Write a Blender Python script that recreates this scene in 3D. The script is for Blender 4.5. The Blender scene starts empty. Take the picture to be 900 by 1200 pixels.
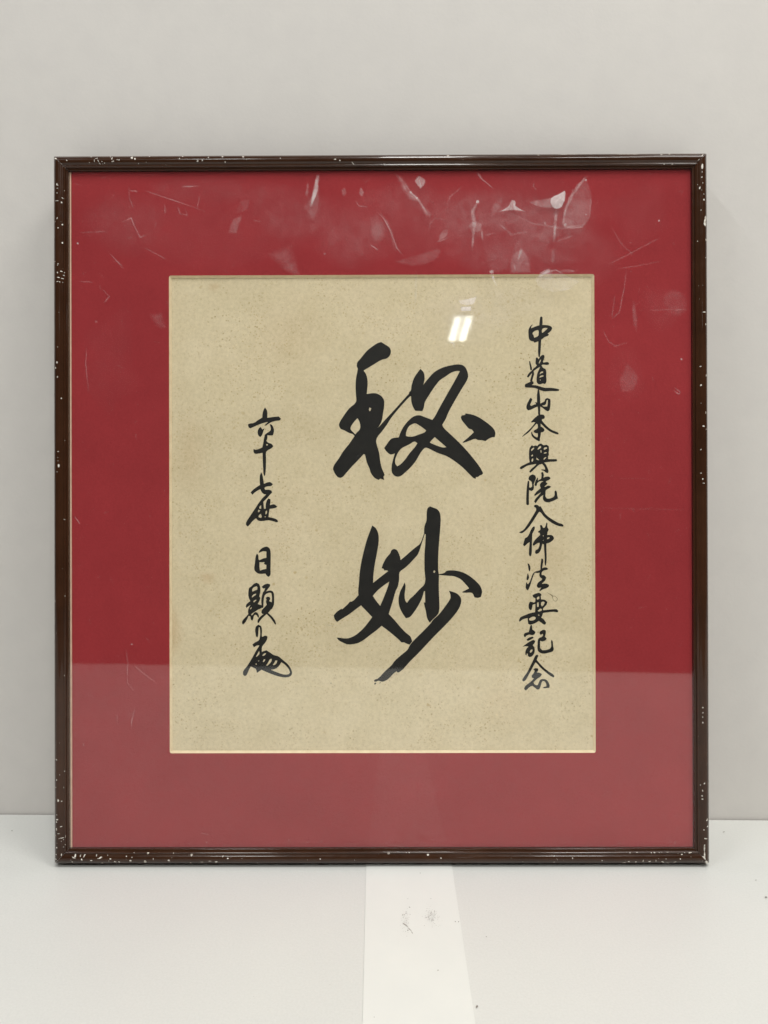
import bpy, math, random
import numpy as np
from mathutils import Vector, Matrix
from mathutils.geometry import tessellate_polygon

random.seed(7)
S = bpy.context.scene
COL = S.collection

# ------------------------------------------------------------------ camera
CAM = Vector((0.00393, -0.42177, 0.24176))
YAW, PITCH, ROLL = (math.radians(a) for a in (0.24517, 4.91667, -0.16327))
FOC = 901.0 / 1200.0                       # focal length over picture height
fwd = Vector((-math.sin(YAW) * math.cos(PITCH), math.cos(YAW) * math.cos(PITCH), -math.sin(PITCH)))
rgt = Vector((math.cos(YAW), math.sin(YAW), 0))
upv = rgt.cross(fwd)
R2 = rgt * math.cos(ROLL) + upv * math.sin(ROLL)
U2 = -rgt * math.sin(ROLL) + upv * math.cos(ROLL)
cd = bpy.data.cameras.new('camera')
cam = bpy.data.objects.new('camera', cd)
COL.objects.link(cam)
cam.matrix_world = Matrix(((R2.x, U2.x, -fwd.x, CAM.x), (R2.y, U2.y, -fwd.y, CAM.y),
                           (R2.z, U2.z, -fwd.z, CAM.z), (0, 0, 0, 1)))
cd.sensor_fit = 'VERTICAL'
cd.sensor_height = 24.0
cd.lens = 24.0 * FOC
cd.clip_start = 0.01
cd.clip_end = 60
S.camera = cam

# ------------------------------------------------------------------ room light
w = bpy.data.worlds.new('World')
S.world = w
w.use_nodes = True
w.node_tree.nodes['Background'].inputs[0].default_value = (1.0, 0.985, 0.95, 1)
w.node_tree.nodes['Background'].inputs[1].default_value = 0.06
S.view_settings.view_transform = 'Standard'
S.view_settings.look = 'None'
S.view_settings.gamma = 1
S.view_settings.exposure = 0
S.view_settings.use_curve_mapping = False
S.cycles.transparent_max_bounces = 16


def area(name, loc, aim, sx, sy, power, color=(1, 0.985, 0.95), roll=0.0):
    l = bpy.data.lights.new(name, 'AREA')
    l.shape = 'RECTANGLE'
    l.size = sx
    l.size_y = sy
    l.energy = power
    l.color = color
    o = bpy.data.objects.new(name, l)
    COL.objects.link(o)
    o.location = loc
    d = Vector(aim) - Vector(loc)
    o.rotation_euler = d.to_track_quat('-Z', 'Y').to_euler()
    return o


def long_lamp(name, a, b, wid, power, color=(0.96, 1.0, 0.97)):
    """a long area lamp from a to b, shining downwards"""
    a, b = Vector(a), Vector(b)
    y = (b - a).normalized()
    z = Vector((0, 0, 1))
    x = y.cross(z).normalized()
    z = x.cross(y)
    l = bpy.data.lights.new(name, 'AREA')
    l.shape = 'RECTANGLE'
    l.size = wid
    l.size_y = (b - a).length
    l.energy = power
    l.color = color
    o = bpy.data.objects.new(name, l)
    COL.objects.link(o)
    m = (a + b) / 2
    o.matrix_world = Matrix(((x.x, y.x, z.x, m.x), (x.y, y.y, z.y, m.y), (x.z, y.z, z.z, m.z), (0, 0, 0, 1)))
    return o


# ceiling lamps: the pair mirrored in the glazing, those over the table, and two added front fills
ZC = 1.8
long_lamp('ceiling_and_fill_lamp', (0.447, -4.17, ZC), (0.447, -4.64, ZC), 0.036, 0.52)
long_lamp('ceiling_and_fill_lamp', (0.513, -4.17, ZC), (0.513, -4.64, ZC), 0.036, 0.52)
long_lamp('ceiling_and_fill_lamp', (-1.0, -1.10, ZC), (-1.0, -0.35, ZC), 0.12, 9.5, (0.93, 0.96, 1.0))
long_lamp('ceiling_and_fill_lamp', (1.0, -1.10, ZC), (1.03, -0.35, ZC), 0.8, 21.5, (1, 0.99, 0.955))
long_lamp('ceiling_and_fill_lamp', (0.08, -1.10, ZC), (0.10, -0.35, ZC), 0.2, 13, (1, 0.99, 0.955))
long_lamp('ceiling_and_fill_lamp', (-0.55, -2.10, ZC), (-0.55, -1.65, ZC), 0.25, 13, (0.97, 0.99, 0.955))  # added front fill, softens the side shadows
long_lamp('ceiling_and_fill_lamp', (0.70, -2.10, ZC), (0.70, -1.65, ZC), 0.25, 14.8, (1, 0.99, 0.955))  # second added front fill
# the pale tray behind the mirrored pair
long_lamp('ceiling_lamp_tray', (0.480, -4.16, ZC + 0.004), (0.480, -4.65, ZC + 0.004), 0.125, 0.85, (0.93, 1.0, 0.97))

# ------------------------------------------------------------------ node helpers


def mat(name):
    m = bpy.data.materials.new(name)
    m.use_nodes = True
    nt = m.node_tree
    return m, nt, nt.nodes['Principled BSDF']


def N(nt, t, **kw):
    n = nt.nodes.new(t)
    for k, v in kw.items():
        if k.startswith('i_'):
            key = k[2:]
            key = int(key) if key.isdigit() else key.replace('_', ' ')
            n.inputs[key].default_value = v
        else:
            setattr(n, k, v)
    return n


def L(nt, a, b):
    nt.links.new(a, b)


def ramp(nt, src, stops):
    r = nt.nodes.new('ShaderNodeValToRGB')
    e = r.color_ramp.elements
    while len(e) < len(stops):
        e.new(0.5)
    for i, (p, c) in enumerate(stops):
        e[i].position = p
        e[i].color = c if len(c) == 4 else (*c, 1)
    L(nt, src, r.inputs[0])
    return r


def noise(nt, co, scale, detail=4, rough=0.55, dist=0.0):
    n = N(nt, 'ShaderNodeTexNoise')
    n.inputs['Scale'].default_value = scale
    n.inputs['Detail'].default_value = detail
    n.inputs['Roughness'].default_value = rough
    n.inputs['Distortion'].default_value = dist
    L(nt, co, n.inputs['Vector'])
    return n


def mixc(nt, fac, a, b, mode='MIX'):
    m = N(nt, 'ShaderNodeMix', data_type='RGBA', blend_type=mode)
    for sock, v in ((0, fac), (6, a), (7, b)):
        if isinstance(v, (int, float)):
            m.inputs[sock].default_value = v
        elif isinstance(v, tuple):
            m.inputs[sock].default_value = v if len(v) == 4 else (*v, 1)
        else:
            L(nt, v, m.inputs[sock])
    return m.outputs[2]


def bump(nt, p, h, strength, dist):
    b = N(nt, 'ShaderNodeBump')
    b.inputs['Strength'].default_value = strength
    b.inputs['Distance'].default_value = dist
    L(nt, h, b.inputs['Height'])
    L(nt, b.outputs[0], p.inputs['Normal'])


def coords(nt):
    return N(nt, 'ShaderNodeTexCoord').outputs['Object']


# wall: smooth off-white painted board
M_wall, nt, p = mat('painted_wall')
co = coords(nt)
n1 = noise(nt, co, 3.5, 3)
n2 = noise(nt, co, 60, 5, 0.6)
c1 = ramp(nt, n1.outputs[0], [(0.3, (0.63, 0.602, 0.566)), (0.7, (0.665, 0.635, 0.60))])
c2 = ramp(nt, n2.outputs[0], [(0.3, (0.96, 0.96, 0.965)), (0.7, (1, 1, 1))])
L(nt, mixc(nt, 1.0, c1.outputs[0], c2.outputs[0], 'MULTIPLY'), p.inputs['Base Color'])
p.inputs['Roughness'].default_value = 0.62
n3 = noise(nt, co, 500, 3, 0.6)
bump(nt, p, n3.outputs[0], 0.10, 0.0006)

# table: white coated board with a fine pebble grain
M_table, nt, p = mat('white_laminate')
co = coords(nt)
n1 = noise(nt, co, 6, 4)
c1 = ramp(nt, n1.outputs[0], [(0.3, (0.635, 0.638, 0.612)), (0.7, (0.67, 0.67, 0.640))])
n2 = noise(nt, co, 900, 3, 0.7)
c2 = ramp(nt, n2.outputs[0], [(0.30, (0.945, 0.945, 0.94)), (0.62, (1, 1, 1))])
v = N(nt, 'ShaderNodeTexVoronoi')
v.inputs['Scale'].default_value = 90
L(nt, co, v.inputs['Vector'])
c3 = ramp(nt, v.outputs['Distance'], [(0.025, (0.72, 0.70, 0.67)), (0.06, (1, 1, 1))])
n4 = noise(nt, co, 40, 2)
r4 = ramp(nt, n4.outputs[0], [(0.62, (0, 0, 0)), (0.66, (1, 1, 1))])
base = mixc(nt, 1.0, c1.outputs[0], c2.outputs[0], 'MULTIPLY')
L(nt, mixc(nt, r4.outputs[0], base, mixc(nt, 1.0, base, c3.outputs[0], 'MULTIPLY')), p.inputs['Base Color'])
p.inputs['Roughness'].default_value = 0.42
n3 = noise(nt, co, 420, 4, 0.65)
bump(nt, p, n3.outputs[0], 0.22, 0.0006)

# strip: smooth white card
M_strip, nt, p = mat('white_card')
co = coords(nt)
n1 = noise(nt, co, 25, 5, 0.6)
c1 = ramp(nt, n1.outputs[0], [(0.3, (0.70, 0.705, 0.672)), (0.7, (0.73, 0.732, 0.695))])
L(nt, c1.outputs[0], p.inputs['Base Color'])
p.inputs['Roughness'].default_value = 0.5
bump(nt, p, noise(nt, co, 150, 3).outputs[0], 0.15, 0.0006)

# moulding: glossy dark brown lacquer with streaks
M_rail, nt, p = mat('brown_lacquer')
co = coords(nt)
n1 = noise(nt, co, 30, 5, 0.65)
n2 = noise(nt, co, 260, 4, 0.6)
c1 = ramp(nt, n1.outputs[0], [(0.3, (0.029, 0.0105, 0.0042)), (0.7, (0.048, 0.0185, 0.0078))])
L(nt, c1.outputs[0], p.inputs['Base Color'])
rr = ramp(nt, n2.outputs[0], [(0.3, (0.14, 0.14, 0.14)), (0.75, (0.28, 0.28, 0.28))])
L(nt, rr.outputs[0], p.inputs['Roughness'])
p.inputs['Coat Weight'].default_value = 0.4
p.inputs['Specular IOR Level'].default_value = 0.2
p.inputs['Coat Roughness'].default_value = 0.035
bump(nt, p, n2.outputs[0], 0.12, 0.0002)

M_chip, nt, p = mat('bare_primer')
co = coords(nt)
c1 = ramp(nt, noise(nt, co, 900, 2).outputs[0], [(0.35, (0.42, 0.36, 0.30)), (0.6, (0.82, 0.78, 0.70))])
L(nt, c1.outputs[0], p.inputs['Base Color'])
p.inputs['Roughness'].default_value = 0.7

# mount: deep red card, fine fibre
M_mat, nt, p = mat('red_card')
co = coords(nt)
n1 = noise(nt, co, 9, 4, 0.6)
n2 = noise(nt, co, 700, 4, 0.7)
n3 = noise(nt, co, 60, 5, 0.6)
c1 = ramp(nt, n1.outputs[0], [(0.3, (0.350, 0.0280, 0.0345)), (0.7, (0.410, 0.0360, 0.0425))])
c2 = ramp(nt, n2.outputs[0], [(0.3, (0.86, 0.84, 0.84)), (0.7, (1.0, 1.0, 1.0))])
c3 = ramp(nt, n3.outputs[0], [(0.3, (0.93, 0.9, 0.9)), (0.7, (1.0, 1.0, 1.0))])
b = mixc(nt, 1.0, c1.outputs[0], c2.outputs[0], 'MULTIPLY')
L(nt, mixc(nt, 1.0, b, c3.outputs[0], 'MULTIPLY'), p.inputs['Base Color'])
p.inputs['Roughness'].default_value = 0.85
p.inputs['Specular IOR Level'].default_value = 0.25
bump(nt, p, n2.outputs[0], 0.3, 0.0003)

M_bevel, nt, p = mat('mount_core')
c1 = ramp(nt, noise(nt, coords(nt), 200, 3).outputs[0], [(0.3, (0.78, 0.62, 0.40)), (0.7, (0.88, 0.74, 0.50))])
L(nt, c1.outputs[0], p.inputs['Base Color'])
p.inputs['Roughness'].default_value = 0.7

M_back, nt, p = mat('backing_card')
c1 = ramp(nt, noise(nt, coords(nt), 200, 3).outputs[0], [(0.3, (0.74, 0.50, 0.36)), (0.7, (0.86, 0.62, 0.46))])
L(nt, c1.outputs[0], p.inputs['Base Color'])
p.inputs['Roughness'].default_value = 0.7

# calligraphy sheet: aged tan paper with flecks, fibres and foxing
M_paper, nt, p = mat('aged_paper')
co = coords(nt)
n1 = noise(nt, co, 11, 4, 0.6)
c1 = ramp(nt, n1.outputs[0], [(0.28, (0.755, 0.650, 0.450)), (0.5, (0.805, 0.697, 0.487)), (0.75, (0.83, 0.712, 0.507))])
n2 = noise(nt, co, 55, 5, 0.65)
c2 = ramp(nt, n2.outputs[0], [(0.3, (0.92, 0.91, 0.87)), (0.7, (1.0, 1.0, 1.0))])
n3 = noise(nt, co, 500, 4, 0.7)
c3 = ramp(nt, n3.outputs[0], [(0.25, (0.86, 0.85, 0.82)), (0.6, (1, 1, 1))])
b = mixc(nt, 1.0, c1.outputs[0], c2.outputs[0], 'MULTIPLY')
b = mixc(nt, 1.0, b, c3.outputs[0], 'MULTIPLY')
for sc, rad, colr, thr in ((620, 0.24, (0.80, 0.74, 0.62), 0.40), (420, 0.17, (0.62, 0.54, 0.40), 0.42),
                           (120, 0.10, (0.78, 0.70, 0.54), 0.46), (300, 0.16, (1.10, 1.09, 1.07), 0.50)):
    v = N(nt, 'ShaderNodeTexVoronoi')
    v.inputs['Scale'].default_value = sc
    nd = noise(nt, co, sc * 1.3, 2)
    vm = N(nt, 'ShaderNodeMixRGB' if False else 'ShaderNodeVectorMath', operation='MULTIPLY_ADD')
    L(nt, nd.outputs[1], vm.inputs[0])
    vm.inputs[1].default_value = (0.45 / sc,) * 3
    L(nt, co, vm.inputs[2])
    L(nt, vm.outputs[0], v.inputs['Vector'])
    dot = ramp(nt, v.outputs['Distance'], [(rad * 0.6, (1, 1, 1)), (rad * 1.5, (0, 0, 0))])
    nm = noise(nt, co, sc * 0.22, 2)
    msk = ramp(nt, nm.outputs[0], [(thr, (0, 0, 0)), (thr + 0.14, (1, 1, 1))])
    f0 = N(nt, 'ShaderNodeMath', operation='MULTIPLY')
    L(nt, dot.outputs[0], f0.inputs[0])
    L(nt, msk.outputs[0], f0.inputs[1])
    lowf = ramp(nt, noise(nt, co, 22 + sc * 0.02, 3).outputs[0], [(0.40, (0.15, 0.15, 0.15)), (0.66, (1, 1, 1))])
    f = N(nt, 'ShaderNodeMath', operation='MULTIPLY')
    L(nt, f0.outputs[0], f.inputs[0])
    L(nt, lowf.outputs[0], f.inputs[1])
    b = mixc(nt, f.outputs[0], b, mixc(nt, 1.0, b, colr, 'MULTIPLY'))
# brown foxing patches (a broad one at the left edge)
for (cx, cz, rx, rz, amt) in ((-0.1215, 0.137, 0.010, 0.018, 0.55), (-0.098, 0.168, 0.006, 0.004, 0.35),
                              (0.075, 0.095, 0.02, 0.02, 0.12), (-0.05, 0.31, 0.03, 0.03, 0.12),
                              (-0.108, 0.24, 0.012, 0.03, 0.16), (0.1, 0.18, 0.02, 0.02, 0.12),
                              (-0.094, 0.337, 0.004, 0.003, 0.3)):
    mp = N(nt, 'ShaderNodeMapping')
    mp.inputs['Location'].default_value = (-cx / rx, 0, -cz / rz)
    mp.inputs['Scale'].default_value = (1 / rx, 0, 1 / rz)
    nd = noise(nt, co, 90, 3)
    vm = N(nt, 'ShaderNodeVectorMath', operation='MULTIPLY_ADD')
    L(nt, nd.outputs[1], vm.inputs[0])
    vm.inputs[1].default_value = (0.006,) * 3
    L(nt, co, vm.inputs[2])
    L(nt, vm.outputs[0], mp.inputs[0])
    ln = N(nt, 'ShaderNodeVectorMath', operation='LENGTH')
    L(nt, mp.outputs[0], ln.inputs[0])
    f = ramp(nt, ln.outputs['Value'], [(0.15, (amt,) * 3), (1.0, (0, 0, 0))])
    b = mixc(nt, f.outputs[0], b, mixc(nt, 1.0, b, (0.72, 0.52, 0.36), 'MULTIPLY'))
L(nt, b, p.inputs['Base Color'])
p.inputs['Roughness'].default_value = 0.85
p.inputs['Specular IOR Level'].default_value = 0.2
bump(nt, p, n3.outputs[0], 0.35, 0.0002)

M_ink, nt, p = mat('sumi_ink')
co = coords(nt)
c1 = ramp(nt, noise(nt, co, 120, 4, 0.7).outputs[0], [(0.35, (0.0075, 0.0070, 0.0060)), (0.7, (0.0135, 0.0125, 0.0100))])
L(nt, c1.outputs[0], p.inputs['Base Color'])
p.inputs['Roughness'].default_value = 0.55
p.inputs['Specular IOR Level'].default_value = 0.3

M_brown, nt, p = mat('brown_fibre')
p.inputs['Base Color'].default_value = (0.12, 0.085, 0.035, 1)
M_dirt, nt, p = mat('grey_scuff')
c1 = ramp(nt, noise(nt, coords(nt), 700, 2).outputs[0], [(0.4, (0.20, 0.18, 0.16)), (0.65, (0.45, 0.43, 0.40))])
L(nt, c1.outputs[0], p.inputs['Base Color'])

# glazing: clear acrylic, mirror share by angle
M_glass = bpy.data.materials.new('clear_acrylic')
M_glass.use_nodes = True
nt = M_glass.node_tree
nt.nodes.clear()
out = N(nt, 'ShaderNodeOutputMaterial')
tr = N(nt, 'ShaderNodeBsdfTransparent')
tr.inputs[0].default_value = (0.993, 0.994, 0.99, 1)
gl = N(nt, 'ShaderNodeBsdfGlossy')
gl.inputs['Roughness'].default_value = 0.03
mx = N(nt, 'ShaderNodeMixShader')
lw = N(nt, 'ShaderNodeLayerWeight')
lw.inputs['Blend'].default_value = 0.5
pw = N(nt, 'ShaderNodeMath', operation='POWER')
L(nt, lw.outputs['Facing'], pw.inputs[0])
pw.inputs[1].default_value = 5
ma = N(nt, 'ShaderNodeMath', operation='MULTIPLY_ADD')
L(nt, pw.outputs[0], ma.inputs[0])
ma.inputs[1].default_value = 0.95
ma.inputs[2].default_value = 0.048
L(nt, ma.outputs[0], mx.inputs[0])
L(nt, tr.outputs[0], mx.inputs[1])
L(nt, gl.outputs[0], mx.inputs[2])
L(nt, mx.outputs[0], out.inputs[0])
nb = noise(nt, coords(nt), 14, 2)
bm = N(nt, 'ShaderNodeBump')
bm.inputs['Strength'].default_value = 0.06
bm.inputs['Distance'].default_value = 0.0004
L(nt, nb.outputs[0], bm.inputs['Height'])
L(nt, bm.outputs[0], gl.inputs['Normal'])

# scratches, dust and painted glare on the glazing: thin scattering film, density per point
M_film = bpy.data.materials.new('scratch_and_glare_film')
M_film.use_nodes = True
nt = M_film.node_tree
nt.nodes.clear()
out = N(nt, 'ShaderNodeOutputMaterial')
tr = N(nt, 'ShaderNodeBsdfTransparent')
df = N(nt, 'ShaderNodeBsdfDiffuse')
df.inputs[0].default_value = (0.86, 0.79, 0.78, 1)
mx = N(nt, 'ShaderNodeMixShader')
at = N(nt, 'ShaderNodeAttribute', attribute_name='scratch_and_glare')
n1 = noise(nt, coords(nt), 150, 5, 0.6, 0.7)
r1 = ramp(nt, n1.outputs[0], [(0.32, (0.30, 0.30, 0.30)), (0.70, (0.95, 0.95, 0.95))])
mu = N(nt, 'ShaderNodeMath', operation='MULTIPLY')
L(nt, at.outputs['Fac'], mu.inputs[0])
L(nt, r1.outputs[0], mu.inputs[1])
L(nt, mu.outputs[0], mx.inputs[0])
L(nt, tr.outputs[0], mx.inputs[1])
L(nt, df.outputs[0], mx.inputs[2])
L(nt, mx.outputs[0], out.inputs[0])

# ------------------------------------------------------------------ mesh helpers


def mesh_obj(name, verts, faces, material, parent=None, sharp=None, density=None):
    me = bpy.data.meshes.new(name)
    me.from_pydata([tuple(v) for v in verts], [], faces)
    me.update()
    if material:
        me.materials.append(material)
    if sharp is not None:
        for q in me.polygons:
            q.use_smooth = True
        me.set_sharp_from_angle(angle=math.radians(sharp))
    if density is not None:
        a = me.attributes.new('scratch_and_glare', 'FLOAT', 'POINT')
        a.data.foreach_set('value', density)
    o = bpy.data.objects.new(name, me)
    COL.objects.link(o)
    if parent:
        o.parent = parent
    return o


def box(name, x0, x1, y0, y1, z0, z1, m, parent=None):
    v = [(x, y, z) for z in (z0, z1) for (x, y) in ((x0, y0), (x1, y0), (x1, y1), (x0, y1))]
    f = [(0, 3, 2, 1), (4, 5, 6, 7), (0, 1, 5, 4), (1, 2, 6, 5), (2, 3, 7, 6), (3, 0, 4, 7)]
    return mesh_obj(name, v, f, m, parent)


def ray(px, py):
    return R2 * ((px - 450) / 901.0) - U2 * ((py - 600) / 901.0) + fwd


def on_table(px, py):
    d = ray(px, py)
    t = -CAM.z / d.z
    return CAM + d * t


# ------------------------------------------------------------------ setting
LEAN = math.radians(5.07958)
FW, FH, FT = 0.3777, 0.4093, 0.022
WY = math.radians(-0.99715)
Y0 = 0.06126 + 0.0012
t = math.tan(WY)
# wall: upright board, slightly turned against the frame
vw = []
for z in (-0.02, 1.7):
    for (x, dy) in ((-1.9, 0), (1.9, 0), (1.9, 0.06), (-1.9, 0.06)):
        vw.append((x, Y0 + x * t + dy, z))
wall = mesh_obj('wall', vw, [(0, 3, 2, 1), (4, 5, 6, 7), (0, 1, 5, 4), (1, 2, 6, 5), (2, 3, 7, 6), (3, 0, 4, 7)], M_wall)
wall['kind'] = 'structure'
# table top: its near edge runs slightly askew (seen mirrored in the glazing)
m_ = (-0.93539 + 1.10882) / (0.52949 + 0.5357)


def near(x):
    return -1.10882 + (x + 0.5357) * m_


E_ = 0.0012      # hairline joint against the wall
tv = []
for z in (-0.03, 0.0):
    for (x, y) in ((-1.8, near(-1.8)), (1.8, near(1.8)), (1.8, Y0 + 1.8 * t - E_), (-1.8, Y0 - 1.8 * t - E_)):
        tv.append((x, y, z))
table = mesh_obj('table_top', tv, [(0, 3, 2, 1), (4, 5, 6, 7), (0, 1, 5, 4), (1, 2, 6, 5), (2, 3, 7, 6), (3, 0, 4, 7)], M_table)
table['kind'] = 'structure'

# ------------------------------------------------------------------ picture frame
ROOTZ = FT * math.sin(LEAN) + 0.0001     # leaning back, it stands on the rear edge of its bottom rail
root = bpy.data.objects.new('picture_frame', None)
COL.objects.link(root)
root.location = (0, 0, ROOTZ)
root.rotation_euler = (-LEAN, 0, 0)
root.empty_display_size = 0.05
root['label'] = 'framed brush calligraphy in a red mount and chipped dark brown frame leaning on the wall'
root['category'] = 'picture frame'
sL, cL = math.sin(LEAN), math.cos(LEAN)


def on_frame(px, py, d):
    """photo point -> (x, z) on the plane d metres behind the moulding's front"""
    n = Vector((0, cL, -sL))
    P0 = Vector((0, cL * d, ROOTZ - sL * d))
    r = ray(px, py)
    q = CAM + r * ((P0 - CAM).dot(n) / r.dot(n)) - Vector((0, 0, ROOTZ))
    return q.x, q.z * cL + q.y * sL


# moulding profile: (distance in from the outer edge, depth from the front)
PROF = [(0, 0.0220), (0, 0.0036), (0.00025, 0.0024), (0.0009, 0.0013), (0.0018, 0.0005), (0.0028, 0.0001),
        (0.0035, 0.0), (0.0044, 0.00015), (0.0051, 0.0005), (0.0057, 0.0009), (0.0061, 0.00105), (0.0064, 0.0009),
        (0.0068, 0.00075), (0.0071, 0.0009), (0.0073, 0.0011), (0.00745, 0.0015), (0.0075, 0.0020), (0.0084, 0.00215), (0.0086, 0.0023),
        (0.0086, 0.0180), (0.0086, 0.0220)]


def prof_y(u):
    for (a, b), (c, d) in zip(PROF[1:], PROF[2:]):
        if a <= u <= c and c > a:
            return b + (d - b) * (u - a) / (c - a)
    return 0.001


G_ = 0.0001


def rail(side, label):
    vs, fs = [], []
    n = len(PROF)
    K = 14
    for k in range(K + 1):
        for (u, y) in PROF:
            if side in 'tb':
                h0, h1 = -FW / 2 + u + G_, FW / 2 - u - G_
                q = h0 + (h1 - h0) * k / K
                vs.append((q, y, FH - u if side == 't' else u))
            else:
                h0, h1 = u + G_, FH - u - G_
                q = h0 + (h1 - h0) * k / K
                vs.append((-FW / 2 + u if side == 'l' else FW / 2 - u, y, q))
    for k in range(K):
        for i in range(n):
            j = (i + 1) % n
            a, b_, c, d = k * n + i, k * n + j, (k + 1) * n + j, (k + 1) * n + i
            fs.append((a, b_, c, d) if side in 'br' else (d, c, b_, a))
    e0, e1 = list(range(n)), [K * n + i for i in range(n)]
    fs.append(e0[::-1] if side in 'br' else e0)
    fs.append(e1 if side in 'br' else e1[::-1])
    o = mesh_obj('frame_rail', vs, fs, M_rail, root, sharp=38)
    o['label'] = label
    return o


rails = {s: rail(s, l) for s, l in (('t', 'top rail of the frame with worn upper edge'),
                                    ('b', 'bottom rail of the frame with many pale chips'),
                                    ('l', 'left rail of the frame'), ('r', 'right rail of the frame'))}

# depths behind the front of the moulding
D_GLASS, D_MAT, D_PAPER = 0.0023, 0.0042, 0.0056
IX, IZ0, IZ1 = FW / 2 - 0.0086, 0.0086, FH - 0.0086
glaz = box('glazing', -IX + 0.0001, IX - 0.0001, D_GLASS, D_GLASS + 0.0012, IZ0 + 0.0001, IZ1 - 0.0001, M_glass, root)

# mount with window
xa, zt = on_frame(198.0, 323.0, D_MAT)
xb, zb = on_frame(698.2, 882.2, D_MAT)
xl_t, _ = on_frame(83.6, 200, D_MAT)
xl_b, _ = on_frame(84.9, 990, D_MAT)


def rrect(x0, x1, z0, z1, r, seg=4):
    pts = []
    for (cx, cz, a0) in ((x1 - r, z1 - r, 0), (x0 + r, z1 - r, 90), (x0 + r, z0 + r, 180), (x1 - r, z0 + r, 270)):
        for k in range(seg + 1):
            a = math.radians(a0 + 90 * k / seg)
            pts.append((cx + r * math.cos(a), cz + r * math.sin(a)))
    return pts


def tess(loops):
    tri = tessellate_polygon([[Vector((x, z, 0)) for x, z in lp] for lp in loops])
    flat = [p_ for lp in loops for p_ in lp]
    out_ = []
    for a, b_, c in tri:
        A, B, C = flat[a], flat[b_], flat[c]
        ar = (B[0] - A[0]) * (C[1] - A[1]) - (C[0] - A[0]) * (B[1] - A[1])
        if abs(ar) < 1e-14:
            continue
        out_.append((a, b_, c) if ar > 0 else (a, c, b_))    # faces -y (towards the viewer)
    return flat, out_


outer = [(xl_b, IZ0 + 0.0002), (IX - 0.0002, IZ0 + 0.0002), (IX - 0.0002, IZ1 - 0.0002), (xl_t, IZ1 - 0.0002)]
lip = rrect(xa, xb, zb, zt, 0.0011)
flat, tris = tess([outer, lip])
vs = [(x, D_MAT, z) for x, z in flat]
k0 = len(vs)
vs += [(x, D_MAT + 0.0013, z) for x, z in outer]
fs = list(tris)
for i in range(4):
    j = (i + 1) % 4
    fs.append((i, k0 + i, k0 + j, j))
mount = mesh_obj('mount', vs, fs, M_mat, root)
mount['label'] = 'deep red window mount'
BW = 0.00125
inner = rrect(xa + BW, xb - BW, zb + BW, zt - BW, 0.0003)
nl = len(lip)
vs = [(x, D_MAT, z) for x, z in lip] + [(x, D_PAPER - 0.0001, z) for x, z in inner]
fs = [(i, (i + 1) % nl, nl + (i + 1) % nl, nl + i) for i in range(nl)]
bev = mesh_obj('mount_bevel', vs, fs, M_bevel, mount, sharp=30)
bev['label'] = 'cream cut edge round the window of the mount'
box('backing_board', -IX + 0.0001, IX - 0.0001, D_PAPER + 0.0022, D_PAPER + 0.0050, IZ0, IZ1, M_back, root)
edge_l = [(-IX + 0.0002, 0), (0, 0)]
# pale strip of card showing between mount and left rail
vs = [(-IX + 0.0002, D_MAT - 0.0004, IZ0 + 0.0003), (xl_b - 0.00005, D_MAT - 0.0004, IZ0 + 0.0003),
      (xl_t - 0.00005, D_MAT - 0.0004, IZ1 - 0.0003), (-IX + 0.0002, D_MAT - 0.0004, IZ1 - 0.0003)]
vs += [(x, y + 0.001, z) for x, y, z in vs]
fs = [(0, 1, 2, 3), (7, 6, 5, 4), (0, 4, 5, 1), (1, 5, 6, 2), (2, 6, 7, 3), (3, 7, 4, 0)]
le = mesh_obj('inner_fillet', vs, fs, M_back, root)
le['label'] = 'thin pale strip between the mount and the left rail'
sheet = box('calligraphy_sheet', xa - 0.004, xb + 0.004, D_PAPER, D_PAPER + 0.002, zb - 0.004, zt + 0.004, M_paper, root)
sheet['label'] = 'aged tan paper sheet brushed with black characters'

# ------------------------------------------------------------------ ink


def smooth(pts, closed=True, sub=3, corner=48):
    n = len(pts)
    P = [np.array(q, float) for q in pts]
    tan = []
    for i in range(n):
        a = P[i] - P[i - 1]
        b_ = P[(i + 1) % n] - P[i]
        la, lb = np.hypot(*a), np.hypot(*b_)
        if la < 1e-9 or lb < 1e-9:
            tan.append(None)
            continue
        ca = np.dot(a, b_) / la / lb
        if ca < math.cos(math.radians(corner)):
            tan.append(None)
        else:
            d = a / la + b_ / lb
            tan.append(d / np.hypot(*d))
    out_ = []
    for i in range(n):
        a, b_ = P[i], P[(i + 1) % n]
        l = np.hypot(*(b_ - a))
        ta, tb = tan[i], tan[(i + 1) % n]
        ch = (b_ - a) / max(l, 1e-9)
        ta = ch if ta is None else ta
        tb = ch if tb is None else tb
        for k in range(sub):
            s = k / sub
            h = (2 * s**3 - 3 * s**2 + 1) * a + (s**3 - 2 * s**2 + s) * ta * l * 0.9 + (3 * s**2 - 2 * s**3) * b_ + (s**3 - s**2) * tb * l * 0.9
            out_.append((h[0], h[1]))
    return out_


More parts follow.
